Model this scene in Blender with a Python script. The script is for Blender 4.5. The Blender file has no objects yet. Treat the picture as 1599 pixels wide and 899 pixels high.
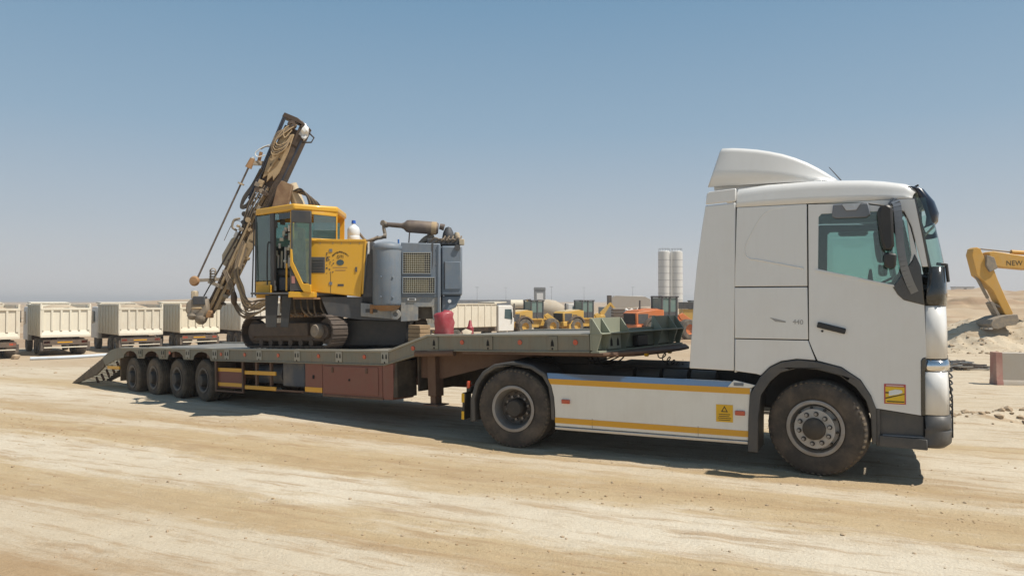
import bpy, bmesh, math, random
import numpy as np
from mathutils import Vector, Matrix, Euler
from mathutils.geometry import tessellate_polygon
R = math.radians
random.seed(7)
S = bpy.context.scene
COL = S.collection

# ------------------------------------------------------------------ camera
cd = bpy.data.cameras.new("camera"); cam = bpy.data.objects.new("camera", cd); COL.objects.link(cam)
cam.location = (0, 0, 1.93)
cam.rotation_euler = (R(90) + math.atan(20.5/1163), 0, 0)
cd.sensor_width = 36; cd.lens = 1163/1599*36; cd.clip_end = 6000; cd.clip_start = .05
S.camera = cam
# ------------------------------------------------------------------ sky and sun
SUN = Vector((.575, -.22, 1.0)).normalized()
w = bpy.data.worlds.new("World"); S.world = w; w.use_nodes = True
nt = w.node_tree; nt.nodes.clear()
out = nt.nodes.new("ShaderNodeOutputWorld"); bg = nt.nodes.new("ShaderNodeBackground")
sky = nt.nodes.new("ShaderNodeTexSky"); sky.sky_type = 'NISHITA'; sky.sun_disc = False
sky.sun_elevation = math.asin(SUN.z); sky.sun_rotation = math.atan2(SUN.x, SUN.y)
sky.air_density = 1.0; sky.dust_density = 2.4; sky.ozone_density = 1.2; sky.altitude = 0
# desert dust veil: the sky fades to a pale lilac grey towards the horizon, the same all the way round
tc = nt.nodes.new("ShaderNodeTexCoord"); sx = nt.nodes.new("ShaderNodeSeparateXYZ")
mr = nt.nodes.new("ShaderNodeValToRGB")
mr.color_ramp.elements[0].position = 0.0; mr.color_ramp.elements[0].color = (5.15, 5.05, 5.05, 1)
mr.color_ramp.elements[1].position = .75; mr.color_ramp.elements[1].color = (0.92, 1.68, 2.54, 1)
for p_, c_ in ((.1, (3.72, 4.18, 4.68, 1)), (.22, (2.40, 3.42, 4.4, 1)), (.37, (1.50, 2.68, 3.9, 1))):
    e = mr.color_ramp.elements.new(p_); e.color = c_
mx = nt.nodes.new("ShaderNodeMix"); mx.data_type = 'RGBA'; mx.inputs[0].default_value = .88
nt.links.new(tc.outputs['Generated'], sx.inputs[0]); nt.links.new(sx.outputs[2], mr.inputs[0])
nt.links.new(sky.outputs[0], mx.inputs[6]); nt.links.new(mr.outputs[0], mx.inputs[7])
nt.links.new(mx.outputs[2], bg.inputs[0]); bg.inputs[1].default_value = .1
nt.links.new(bg.outputs[0], out.inputs[0])
sl = bpy.data.lights.new("sun", 'SUN'); sun = bpy.data.objects.new("sun", sl); COL.objects.link(sun)
sl.energy = 4.3; sl.angle = R(.6); sl.color = (1.0, .93, .82)
sun.rotation_euler = SUN.to_track_quat('Z', 'Y').to_euler(); sun.location = (20, -10, 30)
S.view_settings.view_transform = 'Standard'; S.view_settings.look = 'None'; S.view_settings.exposure = 0.30

# ------------------------------------------------------------------ helpers
class MB:
    def __init__(s): s.V = []; s.F = []
    def add(s, v, f):
        o = len(s.V); s.V += [tuple(p) for p in v]; s.F += [tuple(i+o for i in q) for q in f]; return s
    def box(s, x0, x1, y0, y1, z0, z1):
        v = [(x, y, z) for z in (z0, z1) for y in (y0, y1) for x in (x0, x1)]
        return s.add(v, [(0,2,3,1),(4,5,7,6),(0,1,5,4),(2,6,7,3),(0,4,6,2),(1,3,7,5)])
    def hexa(s, b, t):   # bottom four and top four points, same order round
        return s.add(list(b)+list(t), [(3,2,1,0),(4,5,6,7),(0,1,5,4),(1,2,6,5),(2,3,7,6),(3,0,4,7)])
    def bar(s, p0, p1, w, h, up=(0,0,1)):
        p0 = Vector(p0); p1 = Vector(p1); d = (p1-p0).normalized(); u = Vector(up)
        a = d.cross(u)
        if a.length < 1e-4: a = d.cross(Vector((1,0,0)))
        a.normalize(); b = a.cross(d).normalized(); a *= w/2; b *= h/2
        return s.hexa([p0-a-b, p0+a-b, p0+a+b, p0-a+b], [p1-a-b, p1+a-b, p1+a+b, p1-a+b])
    def prism(s, poly, a, b, ax='y', holes=()):
        def P(p, t):
            return {'y': (p[0], t, p[1]), 'z': (p[0], p[1], t), 'x': (t, p[0], p[1])}[ax]
        loops = [list(poly)]+[list(h) for h in holes]
        tri = tessellate_polygon([[Vector((p[0], p[1], 0)) for p in l] for l in loops])
        fl = [p for l in loops for p in l]; n = len(fl)
        v = [P(p, a) for p in fl]+[P(p, b) for p in fl]
        f = [tuple(t) for t in tri]+[tuple(i+n for i in reversed(t)) for t in tri]
        o = 0
        for l in loops:
            k = len(l)
            for i in range(k): j = (i+1) % k; f.append((o+i, o+j, o+j+n, o+i+n))
            o += k
        return s.add(v, f)
    def grid(s, rows, close=False):
        n = len(rows[0]); v = [p for r in rows for p in r]; f = []
        for i in range(len(rows)-1):
            for j in range(n if close else n-1):
                k = (j+1) % n
                f.append((i*n+j, i*n+k, (i+1)*n+k, (i+1)*n+j))
        return s.add(v, f)
    def tube(s, pts, r, n=8, cap=True):
        pts = [Vector(p) for p in pts]; rows = []; pa = None
        for i, p in enumerate(pts):
            d = (pts[min(i+1, len(pts)-1)]-pts[max(i-1, 0)]).normalized()
            if pa is None:
                pa = d.cross(Vector((0, 0, 1)))
                if pa.length < .05: pa = d.cross(Vector((1, 0, 0)))
            pa = (pa-d*pa.dot(d)).normalized(); pb = d.cross(pa)
            rr = r[i] if isinstance(r, (list, tuple)) else r
            rows.append([p+(pa*math.cos(2*math.pi*k/n)+pb*math.sin(2*math.pi*k/n))*rr for k in range(n)])
        o = len(s.V); s.grid(rows, True)
        if cap: s.F += [tuple(o+k for k in range(n)), tuple(o+(len(pts)-1)*n+k for k in reversed(range(n)))]
        return s
    def cyl(s, p0, p1, r, n=20, r1=None): return s.tube([p0, p1], [r, r if r1 is None else r1], n)
    def lathe(s, prof, n=40, c=(0,0,0), ax='y'):   # prof: (radius, height along the axis)
        rows = []
        for rr, h in prof:
            row = []
            for k in range(n):
                a = 2*math.pi*k/n; ca, sa = rr*math.cos(a), rr*math.sin(a)
                row.append({'y': (c[0]+ca, c[1]+h, c[2]+sa), 'z': (c[0]+ca, c[1]+sa, c[2]+h), 'x': (c[0]+h, c[1]+ca, c[2]+sa)}[ax])
            rows.append(row)
        return s.grid(rows, True)
    def build(s, name, mat=None, parent=None, bevel=0, smooth=True, solid=0, loc=None, rot=None, angle=35, **tags):
        me = bpy.data.meshes.new(name); me.from_pydata(s.V, [], s.F)
        bm = bmesh.new(); bm.from_mesh(me); bmesh.ops.recalc_face_normals(bm, faces=bm.faces); bm.to_mesh(me); bm.free()
        if smooth:
            me.polygons.foreach_set('use_smooth', [True]*len(me.polygons)); me.set_sharp_from_angle(angle=R(angle))
        if mat: me.materials.append(mat)
        o = bpy.data.objects.new(name, me); COL.objects.link(o)
        if parent: o.parent = parent
        if loc is not None: o.location = loc
        if rot is not None: o.rotation_euler = rot
        if solid:
            m = o.modifiers.new('solid', 'SOLIDIFY'); m.thickness = solid; m.offset = -1
        if bevel:
            m = o.modifiers.new('bevel', 'BEVEL'); m.width = bevel; m.segments = 2; m.limit_method = 'ANGLE'; m.angle_limit = R(40)
        for k, v in tags.items(): o[k] = v
        return o
def tag(o, label=None, cat=None, group=None, kind=None):
    for k, v in (('label', label), ('category', cat), ('group', group), ('kind', kind)):
        if v: o[k] = v
    return o
def thing(name, label, cat, loc=(0,0,0), rz=0, group=None, ry=0):
    o = bpy.data.objects.new(name, None); COL.objects.link(o); o.empty_display_size = .3
    o.location = loc; o.rotation_euler = (0, ry, rz); return tag(o, label, cat, group)
def copy_tree(o, parent=None):
    c = o.copy(); COL.objects.link(c)
    if parent: c.parent = parent
    for ch in o.children: copy_tree(ch, c)
    return c
def dup(o, parent=None, loc=None, rot=None):
    c = o.copy(); COL.objects.link(c)
    if parent: c.parent = parent
    if loc is not None: c.location = loc
    if rot is not None: c.rotation_euler = rot
    return c
def text(body, size, mat, parent, name='lettering', loc=(0,0,0), rot=(0,0,0), ext=.002, align='CENTER', space=1):
    cu = bpy.data.curves.new(name, 'FONT'); cu.body = body; cu.size = size; cu.extrude = ext; cu.align_x = align; cu.align_y = 'CENTER'; cu.space_character = space
    t = bpy.data.objects.new(name, cu); COL.objects.link(t)
    bpy.context.view_layer.update()
    me = bpy.data.meshes.new_from_object(t.evaluated_get(bpy.context.evaluated_depsgraph_get()))
    bpy.data.objects.remove(t); me.name = name
    me.materials.clear(); me.materials.append(mat)
    o = bpy.data.objects.new(name, me); COL.objects.link(o); o.parent = parent; o.location = loc; o.rotation_euler = rot
    return o
def spline(pts, n=24):   # Catmull-Rom through the points
    P = [Vector(p) for p in pts]; P = [P[0]*2-P[1]]+P+[P[-1]*2-P[-2]]; o = []
    m = len(P)-3
    for i in range(m):
        k = max(2, n//m)
        for j in range(k+(1 if i == m-1 else 0)):
            t = j/k; a, b, c, d = P[i:i+4]
            o.append(.5*((2*b)+(c-a)*t+(2*a-5*b+4*c-d)*t*t+(3*b-a-3*c+d)*t**3))
    return o

DUST = (.42, .33, .22)
def paint(name, col, rough=.45, metal=0., coat=0., dust=.25, dcol=DUST, scale=2.5, var=.12, bump=0., streak=0., spec=.5, fine=60):
    m = bpy.data.materials.new(name); m.use_nodes = True; t = m.node_tree; N = t.nodes; L = t.links
    b = N['Principled BSDF']; b.inputs['Roughness'].default_value = rough; b.inputs['Metallic'].default_value = metal
    b.inputs['Coat Weight'].default_value = coat; b.inputs['Coat Roughness'].default_value = .12
    b.inputs['Specular IOR Level'].default_value = spec
    tc = N.new('ShaderNodeTexCoord')
    n1 = N.new('ShaderNodeTexNoise'); n1.inputs['Scale'].default_value = scale; n1.inputs['Detail'].default_value = 8; n1.inputs['Roughness'].default_value = .65
    n2 = N.new('ShaderNodeTexNoise'); n2.inputs['Scale'].default_value = fine; n2.inputs['Detail'].default_value = 4
    oi = N.new('ShaderNodeObjectInfo'); ofs = N.new('ShaderNodeVectorMath'); ofs.operation = 'MULTIPLY_ADD'; ofs.inputs[1].default_value = (9, 7, 5)
    L.new(oi.outputs['Random'], ofs.inputs[0]); L.new(tc.outputs['Object'], ofs.inputs[2])
    L.new(ofs.outputs[0], n1.inputs['Vector']); L.new(ofs.outputs[0], n2.inputs['Vector'])
    hs = N.new('ShaderNodeMix'); hs.data_type = 'RGBA'
    hs.inputs[6].default_value = (*[c*(1-var) for c in col], 1); hs.inputs[7].default_value = (*[min(1, c*(1+var)) for c in col], 1)
    L.new(n2.outputs[0], hs.inputs[0]); src = hs.outputs[2]
    if dust > 0:
        rp = N.new('ShaderNodeMapRange'); rp.inputs[1].default_value = .42; rp.inputs[2].default_value = .78
        rp.inputs[3].default_value = dust*.25; rp.inputs[4].default_value = min(1, dust*1.6)
        L.new(n1.outputs[0], rp.inputs[0])
        md = N.new('ShaderNodeMix'); md.data_type = 'RGBA'; md.inputs[7].default_value = (*dcol, 1)
        L.new(rp.outputs[0], md.inputs[0]); L.new(src, md.inputs[6]); src = md.outputs[2]
        rr = N.new('ShaderNodeMapRange'); rr.inputs[3].default_value = rough; rr.inputs[4].default_value = min(1, rough+.5*dust+.1)
        L.new(rp.outputs[0], rr.inputs[0]); L.new(rr.outputs[0], b.inputs['Roughness'])
    if streak > 0:
        mp = N.new('ShaderNodeMapping'); mp.inputs['Scale'].default_value = (14, 14, 1.1)
        n3 = N.new('ShaderNodeTexNoise'); n3.inputs['Scale'].default_value = 1.6; n3.inputs['Detail'].default_value = 5
        L.new(ofs.outputs[0], mp.inputs[0]); L.new(mp.outputs[0], n3.inputs['Vector'])
        r3 = N.new('ShaderNodeMapRange'); r3.inputs[1].default_value = .5; r3.inputs[2].default_value = .8; r3.inputs[4].default_value = streak
        L.new(n3.outputs[0], r3.inputs[0])
        m3 = N.new('ShaderNodeMix'); m3.data_type = 'RGBA'; m3.inputs[7].default_value = (.16, .10, .06, 1)
        L.new(r3.outputs[0], m3.inputs[0]); L.new(src, m3.inputs[6]); src = m3.outputs[2]
    L.new(src, b.inputs['Base Color'])
    if bump > 0:
        bp = N.new('ShaderNodeBump'); bp.inputs['Strength'].default_value = bump; bp.inputs['Distance'].default_value = .01
        L.new(n1.outputs[0], bp.inputs['Height']); L.new(bp.outputs[0], b.inputs['Normal'])
    return m
def glass(name, col, alpha_t=.8, rough=.02, dusty=0.):
    m = bpy.data.materials.new(name); m.use_nodes = True; t = m.node_tree; N = t.nodes; L = t.links
    N.remove(N['Principled BSDF']); o = N['Material Output']
    tr = N.new('ShaderNodeBsdfTransparent'); tr.inputs[0].default_value = (*col, 1)
    gl = N.new('ShaderNodeBsdfGlossy'); gl.inputs['Roughness'].default_value = rough; gl.inputs[0].default_value = (.9, .95, .95, 1)
    fr = N.new('ShaderNodeFresnel'); fr.inputs[0].default_value = 1.5
    ad = N.new('ShaderNodeMath'); ad.operation = 'ADD'; ad.inputs[1].default_value = 1-alpha_t
    mx = N.new('ShaderNodeMixShader'); L.new(fr.outputs[0], ad.inputs[0]); L.new(ad.outputs[0], mx.inputs[0])
    L.new(tr.outputs[0], mx.inputs[1]); L.new(gl.outputs[0], mx.inputs[2]); L.new(mx.outputs[0], o.inputs[0])
    if dusty:
        df = N.new('ShaderNodeBsdfDiffuse'); df.inputs[0].default_value = (.24, .33, .31, 1)
        ns = N.new('ShaderNodeTexNoise'); ns.inputs['Scale'].default_value = 5; tc = N.new('ShaderNodeTexCoord'); L.new(tc.outputs['Object'], ns.inputs['Vector'])
        mr_ = N.new('ShaderNodeMapRange'); mr_.inputs[1].default_value = .3; mr_.inputs[2].default_value = .75; mr_.inputs[3].default_value = dusty*.5; mr_.inputs[4].default_value = dusty*1.5; L.new(ns.outputs[0], mr_.inputs[0])
        m2 = N.new('ShaderNodeMixShader'); L.new(mr_.outputs[0], m2.inputs[0]); L.new(mx.outputs[0], m2.inputs[1]); L.new(df.outputs[0], m2.inputs[2]); L.new(m2.outputs[0], o.inputs[0])
    return m
m_white = paint('white_cab_paint', (.72, .725, .72), .32, coat=.5, dust=.13, streak=.035, var=.015, scale=1.2, dcol=(.5, .42, .32))
m_skirt = paint('white_skirt_paint', (.76, .75, .70), .35, coat=.35, dust=.14, var=.02, scale=1.8, streak=.05)
m_black = paint('black_plastic', (.014, .016, .02), .45, dust=.05, var=.2)
m_grey = paint('dark_grey_plastic', (.05, .054, .06), .5, dust=.14, var=.15)
m_mirror_grey = paint('mid_grey_plastic', (.16, .18, .21), .4, dust=.04)
m_gloss = paint('gloss_black', (.015, .018, .02), .12, coat=.8, dust=.05)
m_chassis = paint('chassis_black', (.024, .023, .023), .6, dust=.28, dcol=(.16, .12, .08), var=.3)
m_rubber = paint('tyre_rubber', (.032, .029, .027), .78, dust=.42, dcol=(.20, .155, .115), scale=5, var=.25, bump=.2)
m_tread = paint('dusty_tread_rubber', (.035, .032, .03), .85, dust=.55, dcol=(.28, .22, .15), scale=6, var=.25)
m_rim = paint('wheel_rim_silver', (.30, .30, .30), .42, metal=.4, dust=.42, dcol=(.24, .17, .11), scale=6)
m_rimdark = paint('wheel_dish_dirty', (.12, .115, .11), .55, metal=.3, dust=.35, dcol=(.2, .14, .09), scale=7)
m_steel = paint('bare_steel', (.5, .5, .5), .3, metal=.9, dust=.15)
m_chrome = paint('chrome', (.75, .75, .76), .12, metal=1, dust=.05)
m_orangeband = paint('amber_yellow_band', (.68, .34, .012), .4, coat=.2, dust=.06, var=.05)
m_red = paint('red_lens', (.5, .06, .02), .25, coat=.5, dust=.08)
m_yellowst = paint('yellow_sticker', (.72, .42, .01), .5, dust=.06, var=.03)
m_darkprint = paint('dark_print', (.05, .04, .02), .6, dust=0)
m_seam = paint('seam_dark', (.03, .03, .03), .8, dust=.1)
m_glass = glass('green_tinted_glass', (.70, .84, .80), .95)
m_interior = paint('cab_interior_dark', (.05, .055, .06), .8, dust=.05)
m_interior2 = paint('cab_interior_grey', (.16, .17, .17), .9, dust=.05)
m_mudtyre = paint('muddy_tyre_rubber', (.05, .042, .034), .85, dust=.55, dcol=(.20, .15, .10), scale=5, var=.25, bump=.2)
# ------------------------------------------------------------------ ground
def vnoise(x, y, seed=0):   # smooth value noise on numpy arrays
    xi = np.floor(x).astype(np.int64); yi = np.floor(y).astype(np.int64); fx = x-xi; fy = y-yi
    fx = fx*fx*(3-2*fx); fy = fy*fy*(3-2*fy)
    def h(a, b):
        n = (a*374761393+b*668265263+seed*1442695041) & 0xffffffff
        n = ((n ^ (n >> 13))*1274126177) & 0xffffffff
        return ((n ^ (n >> 16)) & 0xffff)/65535.
    return (h(xi, yi)*(1-fx)+h(xi+1, yi)*fx)*(1-fy)+(h(xi, yi+1)*(1-fx)+h(xi+1, yi+1)*fx)*fy
def fbm(x, y, o=4, seed=0):
    s = 0; a = .5
    for i in range(o): s = s+a*(vnoise(x*2**i, y*2**i, seed+i)-.5); a *= .5
    return s
TA = R(-25.07)     # direction of the wheel tracks, along the tractor
def ssn(a, b, x):
    t = np.clip((x-a)/float(b-a), 0, 1); return t*t*(3-2*t)
def terrain(x, y):
    rt = x/np.maximum(y, 1.)
    z = -1.4*ssn(19, 40, y)*(1-ssn(.36, .52, rt))
    # tracks: stretched along the driving direction
    a = x*math.cos(TA)+y*math.sin(TA); b = -x*math.sin(TA)+y*math.cos(TA)
    near = 1-ssn(16, 26, y)
    z = z+near*(.034*fbm(a*.16, b*1.6, 4, 3)+.026*fbm(a*.9, b*6., 4, 11)+.022*fbm(x*5, y*5, 3, 21))
    for b0, wd in ((3.7, .22), (5.15, .16), (5.55, .12), (7.05, .14), (7.5, .16), (8.75, .18)):   # wheel ruts with pushed-up shoulders
        t_ = (b-b0+.25*fbm(a*.35, a*0, 3, 51))/wd; z = z+near*(.018*np.exp(-(np.abs(t_)-1.3)**2*4)-.022*np.exp(-t_**2))*(.45+fbm(a*.9, b*3, 3, 55)*1.2)
    z = z+.12*fbm(x*.06, y*.06, 4, 31)*ssn(24, 60, y)+.05*fbm(x*.9, y*.9, 4, 33)*ssn(18, 26, y)
    # low berm in front of the barrier, right
    bb = np.abs(y-(12.1+.08*(x-8)+.4*fbm(x*.6, y*0+3, 2, 5)*2))
    z = z+(.16+.12*fbm(x*2.5, y*2.5, 3, 44))*np.exp(-(bb/.32)**2)*ssn(6.2, 7.6, x)
    # quarry ground, right: rising terraces beyond the mound
    q = ssn(.42, .56, rt); w_ = y+9*fbm(x*.07, y*.03, 3, 62)
    st = .3*ssn(36, 50, w_)+.8*ssn(60, 63, w_)+.3*ssn(63, 80, w_)+.75*ssn(84, 87, w_)+.5*ssn(88, 110, w_)+1.3*ssn(125, 165, w_)
    z = z+q*(st+.35*fbm(x*.12, y*.12, 5, 61)*ssn(34, 50, y)+.5*fbm(x*.5, y*.35, 4, 66)*ssn(40, 60, y)+1.0*ssn(.02, .22, fbm(x*.16, y*.09, 4, 68))*ssn(46, 58, y))
    # spoil heap under the excavator bucket
    r = np.sqrt(((x-20.6)/5.4)**2+((y-30.2)/3.2)**2)+.40*fbm(x*.6, y*.6, 4, 91)
    z = z+1.25*ssn(1.12, .18, r)*(1+.35*fbm(x*2.0, y*2.0, 4, 92))+.25*fbm(x*2.5, y*2.5, 3, 95)*ssn(1.3, .8, r)
    # far rise, left of centre, and the far plain
    z = z+4.6*ssn(230, 420, y)*np.exp(-((x+135)/95.)**2)*(1+.3*fbm(x*.02, y*.02, 3, 71))
    return z+3.2*ssn(250, 700, y)*(.32+.6*fbm(x*.004, y*.004, 4, 81))
def sheet(name, xs, ys, mat, dz=0):
    X, Y = np.meshgrid(xs, ys); Z = terrain(X, Y)+dz
    nx, ny = len(xs), len(ys); co = np.stack([X, Y, Z], -1).reshape(-1, 3)
    idx = np.arange(nx*ny).reshape(ny, nx)
    q = np.stack([idx[:-1, :-1], idx[:-1, 1:], idx[1:, 1:], idx[1:, :-1]], -1).reshape(-1, 4)
    me = bpy.data.meshes.new(name); me.vertices.add(len(co)); me.vertices.foreach_set('co', co.ravel())
    me.loops.add(q.size); me.loops.foreach_set('vertex_index', q.ravel().astype(np.int32))
    me.polygons.add(len(q)); me.polygons.foreach_set('loop_start', np.arange(0, q.size, 4, dtype=np.int32))
    me.polygons.foreach_set('loop_total', np.full(len(q), 4, dtype=np.int32)); me.polygons.foreach_set('use_smooth', np.ones(len(q), dtype=bool))
    me.update(); me.validate(); me.materials.append(mat)
    o = bpy.data.objects.new(name, me); COL.objects.link(o); o['kind'] = 'structure'; return o
def ground_material():
    m = bpy.data.materials.new('desert_sand'); m.use_nodes = True; t = m.node_tree; N = t.nodes; L = t.links
    b = N['Principled BSDF']; b.inputs['Roughness'].default_value = .95; b.inputs['Specular IOR Level'].default_value = .15
    geo = N.new('ShaderNodeNewGeometry')
    def noise(scale, mapscale, det=6, rough=.6, rot=-TA):
        mp = N.new('ShaderNodeMapping'); mp.vector_type = 'TEXTURE'; mp.inputs['Rotation'].default_value = (0, 0, TA)
        mp.inputs['Scale'].default_value = mapscale
        n = N.new('ShaderNodeTexNoise'); n.inputs['Scale'].default_value = scale; n.inputs['Detail'].default_value = det; n.inputs['Roughness'].default_value = rough
        L.new(geo.outputs['Position'], mp.inputs[0]); L.new(mp.outputs[0], n.inputs['Vector']); return n.outputs[0]
    def ramp(src, a, b2, lo=0, hi=1):
        r = N.new('ShaderNodeMapRange'); r.inputs[1].default_value = a; r.inputs[2].default_value = b2; r.inputs[3].default_value = lo; r.inputs[4].default_value = hi
        r.interpolation_type = 'SMOOTHSTEP'; L.new(src, r.inputs[0]); return r.outputs[0]
    def mix(f, a, b2):
        x = N.new('ShaderNodeMix'); x.data_type = 'RGBA'
        L.new(f, x.inputs[0]) if not isinstance(f, float) else setattr(x.inputs[0], 'default_value', f)
        for i, c in ((6, a), (7, b2)):
            if isinstance(c, tuple): x.inputs[i].default_value = (*c, 1)
            else: L.new(c, x.inputs[i])
        return x.outputs[2]
    tan = (.475, .37, .23); pale = (.57, .50, .39); brown = (.29, .18, .09)
    # driving lanes: pale compacted lanes and loose brown windrows between them, by distance across the track
    dt = N.new('ShaderNodeVectorMath'); dt.operation = 'DOT_PRODUCT'; dt.inputs[1].default_value = (-math.sin(TA), math.cos(TA), 0); L.new(geo.outputs['Position'], dt.inputs[0])
    wob = noise(1.0, (5.0, 1.3, 1), 7, .62); wf = noise(1.0, (.9, .16, 1), 6, .7)
    a1 = N.new('ShaderNodeMath'); a1.operation = 'MULTIPLY_ADD'; a1.inputs[1].default_value = 2.0; L.new(wob, a1.inputs[0]); L.new(dt.outputs['Value'], a1.inputs[2])
    a2 = N.new('ShaderNodeMath'); a2.operation = 'MULTIPLY_ADD'; a2.inputs[1].default_value = .9; L.new(wf, a2.inputs[0]); L.new(a1.outputs[0], a2.inputs[2])
    ln = N.new('ShaderNodeMapRange'); ln.inputs[1].default_value = 1.45; ln.inputs[2].default_value = 13.45; L.new(a2.outputs[0], ln.inputs[0])
    cr = N.new('ShaderNodeValToRGB'); L.new(ln.outputs[0], cr.inputs[0]); cr.color_ramp.interpolation = 'EASE'
    vp = (.62, .56, .455); br = (.375, .26, .15); tn2 = (.425, .315, .185)
    st = [(2.6, tan), (3.5, br), (4.1, pale), (4.6, pale), (5.05, tn2), (5.35, tan), (5.8, vp), (6.5, vp), (6.95, tan), (7.35, tn2), (7.75, tan), (8.3, pale), (8.7, tn2), (9.4, pale), (10.4, vp), (11.5, tan)]
    cr.color_ramp.elements[0].position = 0; cr.color_ramp.elements[0].color = (*pale, 1); cr.color_ramp.elements[1].position = 1; cr.color_ramp.elements[1].color = (*pale, 1)
    for v_, c_ in st: e_ = cr.color_ramp.elements.new(v_/12); e_.color = (*c_, 1)
    fine = noise(1.0, (1.5, .20, 1), 8, .72)       # torn ruts
    c = mix(ramp(fine, .49, .64, 0, .70), cr.outputs[0], (.35, .24, .14))
    dk = noise(1.0, (.7, .09, 1), 8, .75)
    c = mix(ramp(dk, .56, .68, 0, .5), c, (.24, .16, .09))
    fine2 = noise(1.0, (.8, .22, 1), 7, .7)
    c = mix(ramp(fine2, .52, .68, 0, .4), c, pale)
    band = noise(1.0, (4.0, .7, 1), 7, .68)
    c = mix(ramp(band, .56, .70, 0, .45), c, (.37, .26, .15))
    blot = noise(.35, (1, 1, 1), 6, .7)
    c = mix(ramp(blot, .4, .65, 0, .35), c, (.46, .37, .25))
    # far ground: paler, slightly pink crust
    sp = N.new('ShaderNodeSeparateXYZ'); L.new(geo.outputs['Position'], sp.inputs[0])
    far = noise(.05, (1, 1, 1), 6, .65)
    fc = mix(ramp(far, .4, .65), (.40, .30, .20), (.49, .41, .31))
    strat = N.new('ShaderNodeTexNoise'); mps = N.new('ShaderNodeMapping'); mps.inputs['Scale'].default_value = (.035, .10, 1.6); L.new(geo.outputs['Position'], mps.inputs[0]); L.new(mps.outputs[0], strat.inputs['Vector']); strat.inputs['Scale'].default_value = 1; strat.inputs['Detail'].default_value = 8; strat.inputs['Roughness'].default_value = .7
    fc = mix(ramp(strat.outputs[0], .47, .60, 0, .75), fc, (.30, .20, .13))
    c = mix(ramp(sp.outputs[1], 24, 50), c, fc)
    grain = noise(38, (1, 1, 1), 5, .7)
    c = mix(ramp(grain, .3, .7, 0, .26), c, (.30, .21, .12))
    peb = N.new('ShaderNodeTexVoronoi'); peb.inputs['Scale'].default_value = 26; L.new(geo.outputs['Position'], peb.inputs['Vector'])
    pm = ramp(peb.outputs['Distance'], .06, .12, 1, 0)
    n7 = noise(3.0, (1, 1, 1), 3, .6)
    pmask = N.new('ShaderNodeMath'); pmask.operation = 'MULTIPLY'; L.new(pm, pmask.inputs[0]); L.new(ramp(n7, .48, .62), pmask.inputs[1])
    c = mix(pmask.outputs[0], c, (.27, .19, .12))
    L.new(c, b.inputs['Base Color'])
    # relief
    ad = N.new('ShaderNodeMath'); ad.operation = 'MULTIPLY_ADD'; ad.inputs[1].default_value = .5
    L.new(fine, ad.inputs[0]); L.new(grain, ad.inputs[2])
    n9 = noise(9, (1, 1, 1), 6, .7); ad2 = N.new('ShaderNodeMath'); ad2.operation = 'MULTIPLY_ADD'; ad2.inputs[1].default_value = 1.2
    L.new(n9, ad2.inputs[0]); L.new(ad.outputs[0], ad2.inputs[2])
    ad3 = N.new('ShaderNodeMath'); ad3.operation = 'MULTIPLY_ADD'; ad3.inputs[1].default_value = .5
    L.new(pmask.outputs[0], ad3.inputs[0]); L.new(ad2.outputs[0], ad3.inputs[2])
    bp = N.new('ShaderNodeBump'); bp.inputs['Strength'].default_value = .55; bp.inputs['Distance'].default_value = .03
    L.new(ad3.outputs[0], bp.inputs['Height']); L.new(bp.outputs[0], b.inputs['Normal'])
    return m
m_sand = ground_material()
def steps(*seg):
    o = []
    for a, b, n in seg: o += list(np.linspace(a, b, n, endpoint=False))
    return np.array(o+[seg[-1][1]])
sheet('ground', steps((-3000, -400, 30), (-400, -60, 60), (-60, -16, 80), (-16, 14, 500), (14, 24, 130), (24, 60, 100), (60, 400, 60), (400, 3000, 30)),
      steps((-400, -10, 20), (-10, 2.5, 40), (2.5, 13, 240), (13, 22, 110), (22, 34, 90), (34, 60, 90), (60, 150, 140), (150, 500, 60), (500, 4000, 30)), m_sand)

def rock(mb, c, r, sq=.7, seed=None):
    v = []; rnd = random.Random(seed if seed is not None else random.random())
    bm = bmesh.new(); bmesh.ops.create_icosphere(bm, subdivisions=1, radius=1)
    a = rnd.random()*6.28; ca, sa = math.cos(a), math.sin(a); e = rnd.uniform(.7, 1.4)
    for q in bm.verts:
        k = rnd.uniform(.72, 1.2); x, y, z = q.co*k; x *= e
        v.append((c[0]+r*(x*ca-y*sa), c[1]+r*(x*sa+y*ca), c[2]+r*z*sq))
    f = [tuple(q.index for q in p.verts) for p in bm.faces]; bm.free(); mb.add(v, f)
m_stone = paint('pebble_stone', (.36, .27, .18), .9, dust=.4, dcol=(.45, .35, .24), scale=9)
mb = MB(); rnd = random.Random(5)
for i in range(1500):
    d = 3.4+14*rnd.random()**1.6; x = rnd.uniform(-.75, .75)*d; y = d
    if rnd.random() < .5:
        k = rnd.choice((.9, 2.1, 3.5, 5.2, 6.8)); x2 = rnd.uniform(-8, 8); y = k+1.2-.466*x2+rnd.gauss(0, .35)+3; x = x2
        if y < 3: continue
    r = .004+.016*rnd.random()**4
    rock(mb, (x, y, float(terrain(np.array(x), np.array(y)))+r*.1), r, .7, i)
tag(mb.build('pebbles', m_stone, smooth=False), kind='stuff')
m_clod = paint('loose_sand_clod', (.33, .225, .125), .95, dust=.4, dcol=(.48, .37, .23), scale=14)
mb = MB(); pts_ = []
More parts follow.
